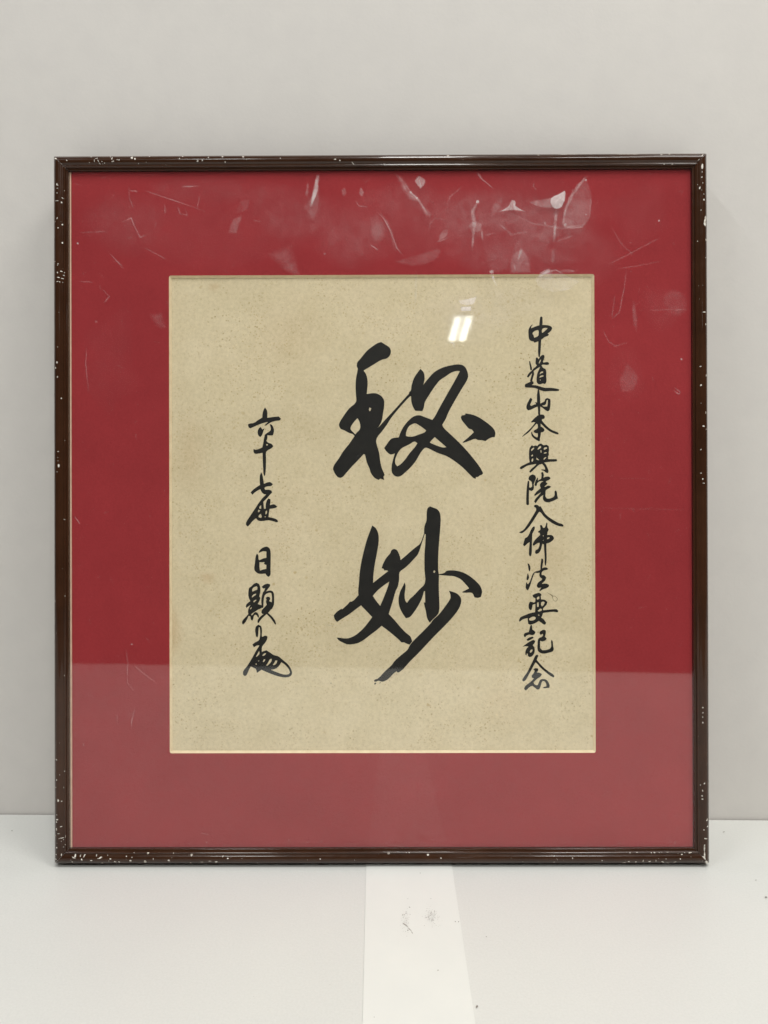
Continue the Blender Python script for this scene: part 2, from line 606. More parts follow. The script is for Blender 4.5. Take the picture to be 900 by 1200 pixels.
def stroke(path):
    """ribbon outline of a tapered stroke [(x, y, width)]"""
    Pp = [np.array(q[:2], float) for q in path]
    Wd = [q[2] / 2.0 for q in path]
    # densify
    if len(Pp) > 2:
        D, E2 = [], []
        n = len(Pp)
        for i in range(n - 1):
            p0 = Pp[i - 1] if i > 0 else Pp[i]
            p1, p2 = Pp[i], Pp[i + 1]
            p3 = Pp[i + 2] if i + 2 < n else Pp[i + 1]
            for k in range(4):
                s = k / 4
                D.append(0.5 * ((2 * p1) + (-p0 + p2) * s + (2 * p0 - 5 * p1 + 4 * p2 - p3) * s * s + (-p0 + 3 * p1 - 3 * p2 + p3) * s**3))
                E2.append(Wd[i] + (Wd[i + 1] - Wd[i]) * s)
        D.append(Pp[-1])
        E2.append(Wd[-1])
        Pp, Wd = D, E2
    left, right = [], []
    n = len(Pp)
    for i in range(n):
        d = Pp[min(i + 1, n - 1)] - Pp[max(i - 1, 0)]
        d = d / max(np.hypot(*d), 1e-9)
        nn = np.array((-d[1], d[0]))
        left.append(Pp[i] + nn * Wd[i])
        right.append(Pp[i] - nn * Wd[i])
    d0 = (Pp[1] - Pp[0])
    d0 /= np.hypot(*d0)
    d1 = Pp[-1] - Pp[-2]
    d1 /= np.hypot(*d1)
    nn0, nn1 = np.array((-d0[1], d0[0])), np.array((-d1[1], d1[0]))
    cap1 = [Pp[-1] + nn1 * Wd[-1] * math.cos(a) + d1 * Wd[-1] * math.sin(a) * 0.8 for a in (math.pi * k / 6 for k in range(1, 6))]
    cap0 = [Pp[0] - nn0 * Wd[0] * math.cos(a) - d0 * Wd[0] * math.sin(a) * 0.8 for a in (math.pi * k / 6 for k in range(1, 6))]
    return [tuple(q) for q in left + cap1 + right[::-1] + cap0]


def P(o, *h):
    return ('P', o, h)


def ST(*pts):
    return ('S', pts, ())


def glyph(label, ox, oy, sc, shapes, material=M_ink, name='brushed_character'):
    vs, fs = [], []
    for k, (kind, o, holes) in enumerate(shapes):
        d = D_PAPER - 0.00006 - 0.000012 * k
        loops = [smooth(o)] if kind == 'P' else [stroke(o)]
        for h in holes:
            loops.append(smooth(h, corner=60))
        loops = [[on_frame(ox + x / sc, oy + y / sc, d) for x, y in lp] for lp in loops]
        flat_, tr_ = tess(loops)
        b0 = len(vs)
        vs += [(x, d, z) for x, z in flat_]
        fs += [tuple(b0 + i for i in q) for q in tr_]
    o = mesh_obj(name, vs, fs, material, sheet)
    o['label'] = label
    return o


glyph('large upper character at the centre of the sheet', 380, 390, 9.0, [
    P([(560, 110), (600, 97), (640, 122), (690, 157), (703, 200), (688, 245), (655, 272), (605, 285), (520, 335), (415, 398),
       (440, 435), (458, 510), (448, 645), (540, 637), (600, 665), (630, 710), (632, 770), (618, 860), (612, 905), (600, 945),
       (565, 1005), (640, 920), (740, 812), (760, 790), (900, 635), (915, 620), (925, 640), (915, 665), (900, 675), (820, 760),
       (775, 812), (700, 905), (660, 970), (600, 1050), (560, 1100), (548, 1140), (560, 1200), (580, 1270), (590, 1350),
       (605, 1420), (638, 1500), (625, 1515), (632, 1555), (612, 1545), (590, 1538), (575, 1552), (530, 1530), (490, 1475),
       (480, 1440), (450, 1370), (430, 1285), (416, 1278), (360, 1340), (300, 1400), (230, 1480), (200, 1515), (170, 1530),
       (140, 1520), (100, 1460), (92, 1430), (110, 1385), (150, 1330), (200, 1250), (260, 1175), (320, 1088), (300, 1068),
       (265, 1058), (215, 1030), (170, 1010), (155, 970), (170, 930), (195, 890), (260, 800), (335, 728), (333, 650), (330, 560),
       (335, 480), (350, 400), (352, 375), (343, 355), (350, 310), (380, 275), (450, 190), (520, 135)],
      [(480, 788), (495, 797), (490, 815), (480, 828), (472, 815), (474, 797)],
      [(350, 900), (370, 935), (380, 995), (370, 1025), (345, 1050), (327, 1072), (315, 1058), (280, 1020), (278, 1000), (310, 945)]),
])
glyph('right half of the large upper character', 480, 390, 9.0, [
    P([(115, 380), (150, 420), (158, 490), (145, 548), (190, 490), (260, 415), (340, 370), (440, 342), (540, 335), (580, 355),
       (605, 395), (618, 460), (605, 500), (560, 575), (480, 710), (400, 860), (385, 900), (345, 970), (355, 995), (420, 1060),
       (520, 1155), (610, 1250), (700, 1360), (750, 1430), (775, 1480), (768, 1492), (740, 1505), (728, 1515), (712, 1522),
       (700, 1520), (697, 1540), (675, 1532), (640, 1500), (560, 1420), (470, 1350), (390, 1300), (310, 1272), (240, 1240),
       (180, 1212), (160, 1215), (120, 1260), (60, 1360), (0, 1430), (-50, 1475), (-85, 1505), (-120, 1517), (-155, 1510),
       (-185, 1475), (-190, 1410), (-178, 1350), (-155, 1270), (-175, 1280), (-205, 1282), (-245, 1250), (-268, 1215),
       (-240, 1175), (-190, 1115), (-115, 1103), (-100, 1060), (-70, 1000), (-30, 945), (0, 915), (30, 890), (70, 872),
       (110, 870), (150, 885), (240, 918), (265, 885), (305, 810), (400, 640), (480, 500), (530, 405), (500, 402), (440, 420),
       (380, 460), (320, 500), (270, 560), (210, 650), (160, 735), (150, 790), (135, 825), (60, 822), (35, 780), (18, 720),
       (15, 670), (-5, 655), (-5, 628), (12, 610), (20, 560), (45, 480), (80, 425)],
      [(60, 955), (95, 972), (150, 1010), (175, 1030), (160, 1048), (100, 1072), (40, 1093), (0, 1096), (-38, 1088), (-38, 1060),
       (-25, 1018), (-5, 985), (30, 963)],
      [(265, 1100), (300, 1130), (387, 1205), (360, 1210), (310, 1198), (213, 1158), (230, 1135)],
      [(50, 1147), (82, 1163), (60, 1200), (0, 1270), (-50, 1340), (-100, 1390), (-130, 1408), (-150, 1380), (-152, 1340),
       (-120, 1260), (-80, 1215), (-30, 1190), (0, 1175)]),
    P([(540, 890), (550, 875), (585, 865), (590, 850), (650, 860), (720, 885), (790, 930), (850, 975), (895, 1025), (905, 1060),
       (898, 1100), (870, 1102), (830, 1120), (800, 1142), (760, 1132), (720, 1130), (695, 1118), (640, 1135), (600, 1150),
       (565, 1160), (560, 1153), (600, 1120), (640, 1085), (678, 1048), (655, 1020), (625, 1010), (590, 970), (550, 920)]),
])
glyph('left half of the large lower character', 380, 590, 9.0, [
    P([(505, 232), (525, 245), (545, 262), (570, 320), (575, 390), (560, 500), (535, 630), (520, 740), (515, 838), (600, 770),
       (675, 712), (655, 705), (635, 708), (622, 688), (605, 685), (615, 650), (650, 580), (695, 525), (710, 492), (735, 480),
       (765, 490), (785, 525), (800, 565), (805, 597), (850, 560), (900, 515), (960, 465), (1005, 430), (1020, 405), (1050, 322),
       (1060, 322), (1022, 440), (1010, 480), (985, 540), (950, 580), (900, 635), (850, 680), (795, 725), (790, 800), (775, 880),
       (755, 920), (720, 1040), (680, 1165), (750, 1240), (800, 1300), (860, 1362), (910, 1405), (928, 1455), (900, 1490),
       (860, 1475), (840, 1465), (815, 1465), (790, 1440), (690, 1355), (605, 1290), (560, 1330), (480, 1390), (400, 1450),
       (340, 1477), (235, 1485), (225, 1480), (155, 1445), (130, 1415), (150, 1415), (200, 1422), (250, 1422), (320, 1395),
       (400, 1330), (460, 1260), (505, 1198), (450, 1140), (388, 1075), (340, 1110), (260, 1170), (180, 1220), (135, 1250),
       (110, 1220), (100, 1180), (130, 1145), (180, 1110), (190, 1115), (250, 1060), (270, 1035), (290, 1035), (360, 968),
       (358, 920), (365, 840), (372, 740), (390, 620), (415, 510), (450, 380), (480, 300)],
      [(685, 825), (670, 880), (620, 1010), (590, 1080), (550, 1030), (512, 975), (560, 920), (640, 855)]),
])
glyph('right half of the large lower character', 480, 590, 9.0, [
    P([(190, 50), (215, 30), (245, 42), (290, 60), (318, 95), (328, 160), (325, 240), (312, 400), (302, 560), (302, 700),
       (308, 745), (350, 738), (372, 728), (390, 712), (430, 705), (500, 710), (570, 730), (640, 770), (700, 820), (745, 870),
       (765, 930), (752, 985), (720, 996), (685, 990), (660, 945), (640, 940), (600, 942), (560, 940), (555, 932), (600, 910),
       (628, 895), (590, 850), (540, 800), (470, 768), (400, 762), (310, 754), (308, 900), (312, 1000), (308, 1150), (280, 1190),
       (245, 1222), (215, 1256), (200, 1240), (185, 1210), (172, 1140), (155, 1070), (150, 1045), (165, 1043), (162, 925),
       (152, 925), (130, 1000), (90, 1080), (40, 1155), (0, 1200), (-40, 1210), (-80, 1150), (-110, 1080), (-117, 1010),
       (-100, 930), (-70, 870), (-52, 832), (-42, 870), (-52, 960), (-45, 1025), (-28, 1048), (0, 1010), (50, 965), (100, 910),
       (160, 845), (157, 700), (157, 530), (165, 430), (170, 325), (152, 320), (157, 240), (178, 180), (180, 100)],
      [(262, 706), (272, 715), (264, 732), (252, 728), (252, 714)]),
    P([(415, 920), (450, 930), (500, 950), (540, 995), (545, 1035), (525, 1100), (470, 1180), (380, 1280), (250, 1410),
       (120, 1550), (0, 1670), (-110, 1780), (-130, 1782), (-138, 1770), (-170, 1795), (-230, 1855), (-290, 1880),
       (-330, 1870), (-350, 1878), (-370, 1880), (-375, 1865), (-360, 1855), (-340, 1850), (-260, 1770), (-185, 1700),
       (-165, 1670), (-90, 1600), (-20, 1540), (0, 1500), (30, 1460), (130, 1360), (225, 1260), (245, 1230), (300, 1180),
       (350, 1120), (400, 1050), (430, 1000), (430, 960)]),
    P([(-372, 1898), (-358, 1888), (-352, 1896), (-362, 1910), (-374, 1908)]),
    P([(-320, 1892), (-306, 1886), (-304, 1892), (-316, 1898)]),
])
T = 'small character in the right column, '
glyph(T + 'first from the top', 605, 365, 15.0, [
    ST((440, 105, 42), (435, 200, 56), (425, 330, 50), (415, 450, 55), (410, 600, 48), (405, 700, 45), (403, 790, 26)),
    ST((285, 235, 8), (255, 265, 20), (240, 320, 48), (240, 400, 50), (260, 485, 60)),
    P([(235, 300), (270, 292), (340, 262), (420, 240), (500, 237), (570, 245), (620, 270), (632, 300), (610, 340), (550, 390),
       (575, 400), (560, 425), (500, 450), (440, 495), (370, 530), (320, 548), (300, 525), (265, 520), (230, 490), (215, 420), (220, 340)],
      [(290, 375), (330, 340), (385, 325), (400, 380), (395, 415), (370, 440), (315, 462), (305, 420), (288, 395)],
      [(450, 325), (470, 298), (540, 290), (550, 298), (500, 345), (455, 378)])])
glyph(T + 'second from the top', 605, 415, 15.0, [
    P([(345, 60), (375, 60), (392, 90), (420, 45), (450, 18), (485, 12), (498, 35), (490, 80), (470, 130), (480, 150), (520, 140),
       (560, 142), (578, 160), (570, 185), (530, 190), (470, 185), (445, 195), (470, 240), (510, 260), (525, 290), (528, 400),
       (532, 460), (520, 510), (495, 525), (470, 515), (420, 530), (380, 520), (360, 490), (358, 420), (370, 340), (400, 270),
       (420, 225), (380, 245), (330, 280), (300, 295), (285, 275), (300, 255), (345, 220), (362, 195), (340, 170), (340, 120)],
      [(395, 160), (415, 110), (432, 92), (430, 120), (405, 165)],
      [(415, 340), (440, 308), (475, 305), (470, 325), (430, 340), (415, 358)],
      [(408, 405), (430, 380), (478, 372), (478, 392), (440, 402), (412, 415)],
      [(410, 455), (430, 445), (425, 465)]),
    ST((235, 128, 16), (245, 180, 28), (258, 235, 32), (262, 270, 34)),
    ST((300, 285, 30), (240, 345, 42), (205, 395, 34)),
    ST((285, 300, 36), (295, 345, 38), (280, 400, 38), (262, 470, 38)),
    ST((175, 550, 58), (230, 530, 66), (280, 500, 60)),
    ST((172, 560, 52), (290, 567, 46), (350, 575, 52), (420, 600, 60), (500, 622, 62), (600, 620, 56), (680, 625, 48), (742, 630, 30)),
])
glyph(T + 'third from the top', 605, 460, 15.0, [
    ST((390, -50, 18), (390, 20, 48), (392, 100, 58), (395, 200, 58), (402, 290, 40), (402, 380, 38)),
    P([(245, 100), (260, 92), (282, 125), (265, 165), (245, 215), (260, 238), (320, 210), (350, 205), (330, 170), (370, 175),
       (420, 195), (470, 170), (495, 155), (510, 115), (550, 98), (600, 120), (603, 150), (590, 290), (575, 320), (545, 330),
       (500, 300), (430, 250), (390, 245), (330, 265), (260, 300), (205, 312), (180, 280), (178, 245), (195, 190), (215, 150)],
      [(555, 128), (552, 200), (545, 245), (480, 245), (455, 228), (500, 220), (525, 195), (535, 140)])])
glyph(T + 'fourth from the top', 605, 460, 15.0, [
    P([(400, 390), (440, 385), (480, 392), (505, 430), (490, 460), (455, 468), (450, 490), (490, 540), (560, 610), (640, 665),
       (720, 695), (748, 720), (735, 738), (700, 730), (600, 690), (530, 640), (460, 575), (430, 545), (432, 600), (450, 605),
       (490, 640), (495, 670), (470, 695), (435, 700), (430, 740), (418, 800), (415, 850), (398, 858), (340, 825), (290, 785),
       (265, 740), (262, 700), (275, 690), (290, 730), (320, 765), (365, 790), (375, 780), (378, 715), (330, 710), (305, 690),
       (310, 670), (360, 640), (378, 620), (375, 560), (355, 548), (290, 620), (220, 700), (150, 750), (110, 778), (103, 770),
       (160, 715), (240, 640), (310, 560), (335, 525), (300, 520), (275, 530), (258, 518), (300, 470), (350, 425)])])
glyph(T + 'fifth from the top', 605, 515, 15.0, [
    P([(275, 100), (300, 118), (340, 105), (370, 115), (400, 80), (440, 70), (480, 100), (530, 92), (570, 115), (577, 180),
       (570, 240), (575, 262), (560, 300), (560, 345), (640, 345), (710, 345), (720, 380), (690, 388), (600, 392), (490, 405),
       (520, 440), (550, 500), (568, 560), (555, 590), (530, 585), (480, 550), (440, 540), (445, 525), (508, 530), (500, 490),
       (455, 430), (425, 438), (410, 440), (340, 500), (265, 570), (240, 585), (230, 560), (260, 520), (340, 450), (350, 430),
       (290, 440), (200, 460), (130, 500), (85, 525), (60, 510), (70, 485), (130, 450), (190, 420), (235, 400), (225, 330),
       (225, 220), (235, 150)],
      [(260, 180), (300, 145), (318, 150), (300, 175), (265, 205)],
      [(375, 170), (410, 120), (435, 115), (435, 145), (405, 165), (380, 180)],
      [(480, 165), (500, 140), (540, 138), (540, 160), (490, 182)],
      [(425, 190), (440, 188), (445, 230), (428, 228)],
      [(485, 235), (520, 225), (540, 232), (520, 245), (485, 247)],
      [(262, 285), (280, 265), (297, 270), (285, 295), (268, 297)],
      [(270, 385), (275, 345), (290, 330), (298, 345), (290, 385), (278, 392)],
      [(355, 320), (370, 330), (405, 362), (380, 362), (355, 350)],
      [(480, 350), (490, 325), (520, 308), (527, 320), (500, 345), (487, 358)])])
glyph(T + 'sixth from the top', 605, 550, 15.0, [
    ST((215, 215, 30), (208, 300, 42), (202, 400, 46), (199, 500, 48), (200, 610, 48)),
    P([(215, 165), (235, 115), (290, 88), (335, 108), (347, 150), (325, 215), (308, 260), (312, 310), (300, 360), (265, 382),
       (225, 365), (222, 318), (255, 322), (280, 300), (275, 250), (262, 210), (225, 190)]),
    ST((375, 150, 12), (358, 210, 42), (340, 275, 42)),
    ST((455, 62, 36), (465, 100, 42), (455, 160, 34)),
    P([(345, 225), (400, 185), (460, 155), (530, 128), (580, 130), (605, 158), (570, 190), (530, 205), (520, 225), (550, 245),
       (530, 275), (495, 300), (510, 308), (570, 285), (612, 305), (590, 325), (545, 350), (520, 370), (515, 420), (515, 480),
       (540, 515), (600, 510), (660, 480), (675, 440), (675, 385), (690, 370), (710, 390), (720, 450), (733, 510), (700, 530),
       (620, 565), (560, 580), (510, 570), (475, 535), (468, 490), (475, 450), (430, 480), (380, 540), (340, 598), (315, 565),
       (330, 530), (390, 460), (440, 400), (380, 435), (325, 470), (315, 450), (350, 400), (430, 330), (415, 275), (430, 240),
       (480, 210), (440, 205), (400, 215), (365, 250)])])
glyph(T + 'seventh from the top', 605, 580, 15.0, [
    P([(310, 190), (330, 172), (380, 178), (400, 200), (430, 200), (450, 235), (500, 320), (560, 380), (650, 440), (740, 490),
       (815, 515), (833, 540), (820, 558), (740, 545), (640, 500), (560, 445), (480, 375), (425, 305), (400, 298), (360, 360),
       (290, 470), (210, 580), (150, 640), (95, 672), (50, 662), (70, 645), (120, 620), (190, 530), (260, 420), (320, 320),
       (350, 260), (345, 225), (320, 215)])])
glyph(T + 'eighth from the top', 605, 610, 15.0, [
    P([(315, 100), (328, 125), (310, 180), (285, 230), (280, 320), (275, 450), (272, 560), (262, 615), (245, 632), (228, 615),
       (222, 560), (230, 450), (235, 380), (200, 400), (160, 440), (140, 450), (120, 430), (135, 370), (160, 305), (185, 295),
       (215, 260), (250, 180), (285, 120)]),
    P([(415, 85), (440, 75), (462, 105), (470, 130), (500, 125), (520, 80), (530, 35), (548, 45), (548, 115), (572, 160),
       (550, 205), (545, 255), (620, 255), (655, 285), (662, 315), (640, 350), (590, 385), (530, 405), (530, 500), (535, 640),
       (522, 780), (512, 800), (500, 760), (500, 640), (490, 500), (485, 420), (460, 410), (450, 450), (430, 520), (390, 575),
       (345, 588), (328, 560), (340, 525), (380, 500), (405, 450), (410, 390), (370, 400), (310, 440), (290, 440), (290, 410),
       (330, 340), (390, 280), (420, 250), (410, 215), (385, 210), (385, 190), (410, 175), (425, 150)],
      [(540, 310), (560, 295), (590, 298), (570, 320), (545, 328)],
      [(465, 265), (475, 255), (483, 270), (475, 282)],
      [(468, 345), (476, 338), (480, 350), (472, 358)])])
glyph(T + 'ninth from the top', 605, 650, 15.0, [
    P([(200, 155), (220, 160), (240, 190), (250, 240), (240, 290), (225, 290), (213, 240)]),
    P([(200, 325), (212, 345), (225, 400), (210, 440), (185, 450), (180, 420), (190, 370)]),
    P([(175, 480), (190, 500), (205, 522), (235, 480), (265, 400), (295, 330), (340, 295), (400, 280), (425, 265), (425, 200),
       (435, 120), (440, 72), (455, 65), (475, 95), (465, 170), (455, 240), (490, 225), (530, 225), (560, 250), (545, 265),
       (490, 275), (460, 295), (445, 330), (450, 360), (490, 358), (528, 400), (510, 450), (460, 500), (450, 515), (520, 508),
       (570, 525), (578, 555), (540, 585), (480, 605), (415, 642), (405, 630), (430, 590), (440, 575), (400, 585), (370, 575),
       (362, 540), (385, 490), (450, 440), (455, 425), (420, 395), (405, 365), (412, 315), (370, 322), (330, 315), (310, 350),
       (290, 400), (265, 480), (235, 570), (205, 630), (180, 610), (165, 580), (168, 530)])])
glyph(T + 'tenth from the top', 605, 685, 15.0, [
    P([(285, 185), (340, 160), (400, 145), (440, 170), (445, 190), (430, 200), (438, 260), (500, 268), (548, 305), (535, 350),
       (490, 400), (470, 430), (475, 450), (540, 445), (640, 435), (710, 435), (742, 465), (725, 488), (640, 480), (540, 490),
       (470, 500), (455, 550), (440, 580), (480, 610), (525, 670), (515, 700), (490, 705), (440, 670), (395, 640), (350, 670),
       (290, 695), (240, 705), (210, 690), (200, 620), (200, 590), (120, 610), (60, 655), (45, 635), (70, 580), (150, 540),
       (240, 505), (330, 485), (335, 400), (335, 340), (290, 355), (280, 400), (270, 440), (250, 452), (225, 430), (218, 350),
       (240, 300), (270, 305), (310, 318), (335, 300), (335, 240), (300, 225)],
      [(360, 240), (380, 215), (405, 210), (405, 250), (370, 268)],
      [(370, 320), (390, 310), (395, 360), (390, 395), (365, 390)],
      [(440, 310), (480, 300), (500, 315), (480, 360), (450, 385), (435, 350)],
      [(375, 465), (420, 425), (448, 430), (448, 458), (400, 475)],
      [(385, 535), (395, 525), (408, 535), (398, 555)],
      [(225, 600), (290, 565), (330, 570), (345, 590), (320, 620), (260, 635), (232, 630)])])
glyph(T + 'eleventh from the top', 605, 725, 15.0, [
    P([(262, 105), (275, 120), (285, 190), (320, 215), (338, 240), (320, 275), (280, 290), (230, 280), (180, 300), (155, 330),
       (135, 310), (132, 280), (150, 255), (220, 235), (235, 170), (250, 120)]),
    P([(180, 365), (230, 330), (285, 315), (310, 335), (270, 360), (210, 388), (190, 385)]),
    P([(110, 492), (180, 440), (240, 400), (300, 372), (335, 390), (320, 430), (290, 465), (315, 500), (325, 560), (310, 620),
       (270, 665), (230, 675), (205, 650), (205, 620), (185, 610), (180, 645), (160, 630), (160, 580), (180, 530), (215, 490),
       (170, 485)],
      [(240, 580), (255, 550), (278, 540), (285, 555), (270, 585), (245, 600)]),
    P([(410, 235), (440, 210), (490, 195), (520, 210), (520, 260), (505, 315), (535, 350), (520, 375), (460, 400), (420, 390),
       (420, 450), (425, 520), (460, 555), (530, 550), (600, 520), (615, 480), (612, 400), (622, 370), (640, 400), (648, 480),
       (660, 540), (640, 575), (560, 600), (490, 615), (430, 605), (385, 570), (372, 520), (375, 440), (385, 360), (410, 335),
       (450, 320), (470, 285), (465, 265), (430, 285), (415, 270)])])
glyph(T + 'lowest of all', 605, 760, 15.0, [
    P([(340, 120), (370, 105), (390, 125), (375, 160), (360, 200), (420, 270), (500, 350), (580, 410), (660, 465), (670, 490),
       (655, 510), (600, 480), (510, 410), (420, 330), (350, 250), (335, 245), (280, 350), (220, 460), (160, 560), (125, 580),
       (103, 555), (120, 520), (190, 420), (250, 300), (300, 200)]),
    P([(300, 370), (330, 345), (380, 350), (388, 375), (365, 420), (420, 430), (450, 450), (430, 490), (370, 530), (305, 590),
       (310, 615), (345, 645), (380, 640), (400, 590), (420, 550), (470, 535), (530, 550), (570, 600), (588, 650), (580, 690),
       (540, 692), (490, 698), (465, 690), (490, 675), (530, 665), (525, 620), (500, 580), (465, 570), (445, 600), (430, 660),
       (405, 715), (370, 720), (330, 690), (280, 655), (230, 680), (185, 725), (160, 735), (138, 710), (150, 670), (220, 610),
       (280, 560), (310, 525), (275, 510), (270, 480), (300, 440), (320, 405), (320, 385)])])
T = 'small character in the left column, '
glyph(T + 'first from the top', 280, 470, 15.0, [
    P([(458, 112), (480, 140), (498, 180), (498, 295), (600, 280), (700, 270), (738, 310), (720, 340), (640, 350), (560, 375),
       (490, 420), (445, 438), (470, 405), (505, 376), (500, 368), (430, 385), (300, 435), (200, 480), (170, 460), (158, 410), (190, 395),
       (260, 385), (350, 325), (410, 290), (415, 220), (435, 150)]),
    P([(380, 455), (400, 480), (412, 500), (448, 478), (430, 530), (405, 600), (380, 632), (355, 620), (330, 570), (332, 520), (355, 475)]),
    P([(540, 405), (575, 415), (600, 450), (617, 520), (600, 600), (570, 605), (500, 600), (460, 600), (455, 592), (480, 570),
       (555, 515), (560, 480), (548, 430)])])
glyph(T + 'second from the top', 280, 500, 15.0, [
    P([(455, 140), (500, 148), (500, 200), (482, 250), (520, 285), (570, 300), (605, 345), (570, 380), (500, 420), (478, 450),
       (478, 560), (475, 700), (462, 840), (450, 870), (438, 850), (425, 720), (418, 580), (415, 460), (360, 470), (300, 478),
       (265, 465), (255, 430), (258, 390), (285, 405), (340, 395), (410, 365), (425, 300), (440, 210)],
      [(478, 315), (492, 303), (512, 320), (490, 335)])])
glyph(T + 'third from the top, run together with the fourth', 280, 560, 15.0, [
    P([(392, -100), (410, -60), (430, 40), (440, 105), (500, 80), (550, 75), (598, 110), (570, 140), (500, 150), (455, 165),
       (450, 190), (465, 210), (530, 208), (575, 225), (582, 260), (550, 290), (500, 350), (430, 420), (435, 480), (440, 545),
       (470, 540), (470, 480), (490, 400), (515, 365), (550, 370), (555, 420), (545, 480), (620, 465), (675, 505), (650, 525),
       (540, 545), (530, 600), (520, 690), (600, 705), (670, 735), (690, 765), (670, 782), (610, 765), (520, 745), (400, 760),
       (340, 750), (300, 710), (240, 760), (190, 820), (155, 855), (125, 830), (125, 790), (170, 710), (230, 620), (290, 530),
       (350, 440), (410, 360), (480, 290), (440, 285), (400, 250), (375, 200), (300, 240), (235, 298), (205, 255), (260, 200),
       (330, 150), (370, 125), (365, 50), (370, -50)],
      [(360, 540), (360, 510), (390, 480), (390, 545)],
      [(335, 600), (340, 560), (375, 575), (345, 605)],
      [(345, 690), (350, 660), (385, 632), (400, 690), (385, 705)],
      [(465, 640), (470, 590), (490, 570), (495, 600), (480, 640)],
      [(450, 685), (460, 673), (475, 688), (458, 692)])])
glyph(T + 'fifth from the top, box shaped', 280, 630, 15.0, [
    P([(350, 270), (355, 240), (400, 190), (450, 165), (490, 158), (535, 185), (555, 240), (558, 400), (555, 560), (552, 660),
       (522, 690), (495, 675), (465, 632), (400, 637), (340, 632), (290, 595), (270, 560), (280, 450), (295, 330), (315, 278),
       (340, 310), (348, 385), (360, 398), (430, 365), (482, 355), (482, 245), (430, 240), (380, 255)],
      [(362, 430), (400, 435), (450, 430), (440, 465), (465, 475), (482, 480), (480, 550), (430, 560), (370, 580), (362, 520)])])
glyph(T + 'sixth from the top, dense with strokes', 280, 675, 15.0, [
    P([(180, 210), (215, 185), (260, 140), (305, 118), (350, 138), (375, 200), (375, 290), (360, 360), (378, 385), (365, 430),
       (330, 490), (350, 500), (395, 512), (405, 540), (400, 565), (340, 590), (270, 635), (225, 665), (215, 690), (235, 685),
       (260, 655), (285, 635), (320, 640), (350, 690), (355, 735), (330, 722), (310, 690), (285, 680), (265, 700), (250, 760), (235, 785),
       (210, 765), (200, 710), (170, 700), (145, 760), (100, 830), (70, 855), (55, 830), (60, 790), (130, 710), (165, 670),
       (158, 620), (175, 560), (205, 510), (170, 530), (135, 560), (120, 540), (130, 500), (200, 440), (180, 400), (165, 340), (168, 260)],
      [(232, 240), (260, 200), (310, 180), (325, 200), (320, 240), (280, 255), (240, 275)],
      [(225, 365), (250, 330), (300, 308), (300, 325), (270, 350), (235, 375)],
      [(255, 440), (290, 420), (310, 420), (270, 460), (258, 462)],
      [(195, 575), (220, 545), (224, 560), (200, 588)]),
    P([(400, 190), (440, 155), (500, 135), (545, 145), (550, 175), (510, 225), (480, 270), (450, 300), (430, 290), (450, 240), (460, 215), (425, 220)]),
    ST((445, 295, 50), (422, 370, 44), (413, 450, 42), (415, 550, 28)),
    ST((440, 335, 26), (470, 300, 36), (520, 277, 36), (565, 277, 40), (593, 310, 42), (600, 400, 38), (592, 500, 46), (560, 565, 50)),
    P([(470, 385), (500, 362), (540, 370), (552, 405), (530, 440), (560, 455), (600, 470), (600, 530), (560, 590), (520, 640),
       (470, 670), (410, 665), (395, 640), (400, 605), (450, 550), (490, 505), (475, 440), (487, 415)]),
    ST((480, 655, 30), (400, 720, 42), (350, 780, 42), (340, 820, 20)),
    ST((495, 655, 30), (560, 715, 36), (610, 780, 40), (642, 842, 24)),
])
glyph('flourished cipher with a long oval loop closing the left column', 280, 725, 900 / 70.0, [
    P([(245, 170), (255, 120), (295, 90), (335, 115), (348, 180), (345, 260), (350, 275), (400, 255), (432, 270), (425, 310),
       (390, 370), (350, 420), (345, 500), (370, 490), (415, 475), (460, 505), (530, 550), (590, 565), (660, 620), (740, 690),
       (790, 770), (800, 830), (770, 870), (690, 885), (600, 870), (480, 830), (340, 770), (270, 818), (255, 760), (210, 735),
       (180, 720), (150, 770), (110, 855), (85, 865), (60, 840), (65, 790), (120, 720), (200, 590), (260, 480), (308, 405),
       (280, 403), (225, 430), (203, 390), (240, 360), (300, 325), (315, 280), (320, 200), (312, 130), (300, 130), (295, 180),
       (290, 250), (280, 282), (255, 265)],
      [(255, 575), (280, 530), (305, 485), (308, 530), (270, 570)],
      [(350, 555), (380, 525), (408, 520), (400, 540), (365, 560)],
      [(285, 640), (305, 625), (300, 645)],
      [(250, 680), (262, 672), (270, 690), (255, 695)],
      [(360, 650), (375, 615), (395, 608), (390, 635), (368, 655)],
      [(410, 705), (440, 660), (470, 610), (495, 605), (490, 640), (450, 690), (425, 708)],
      [(510, 695), (530, 670), (550, 630), (578, 630), (570, 665), (530, 700)],
      [(480, 770), (550, 755), (600, 715), (640, 655), (700, 700), (750, 760), (770, 810), (750, 835), (670, 840), (580, 810)])])
glyph('curled brown fibre stuck to the paper', 605, 685, 15.0, [
    ST((540, 140, 4), (590, 170, 7), (625, 190, 15), (645, 205, 7), (680, 205, 5), (718, 240, 6), (722, 265, 5), (700, 290, 6),
       (665, 285, 5), (643, 250, 6), (632, 205, 8))], M_brown, 'fibre')


# ------------------------------------------------------------------ chips on the moulding


def chip_pts(side, cu, cv, rw, rh, ang=0.0):
    """irregular flake; cu/cv = photo pixels; returns local (x, z) list"""
    n = random.randint(6, 9)
    pts = []
    for k in range(n):
        a = 2 * math.pi * k / n
        r = random.uniform(0.6, 1.15)
        dx, dy = rw * r * math.cos(a), rh * r * math.sin(a)
        pts.append((cu + dx * math.cos(ang) - dy * math.sin(ang), cv + dx * math.sin(ang) + dy * math.cos(ang)))
    return pts


CH = {k: ([], []) for k in 'tblr'}


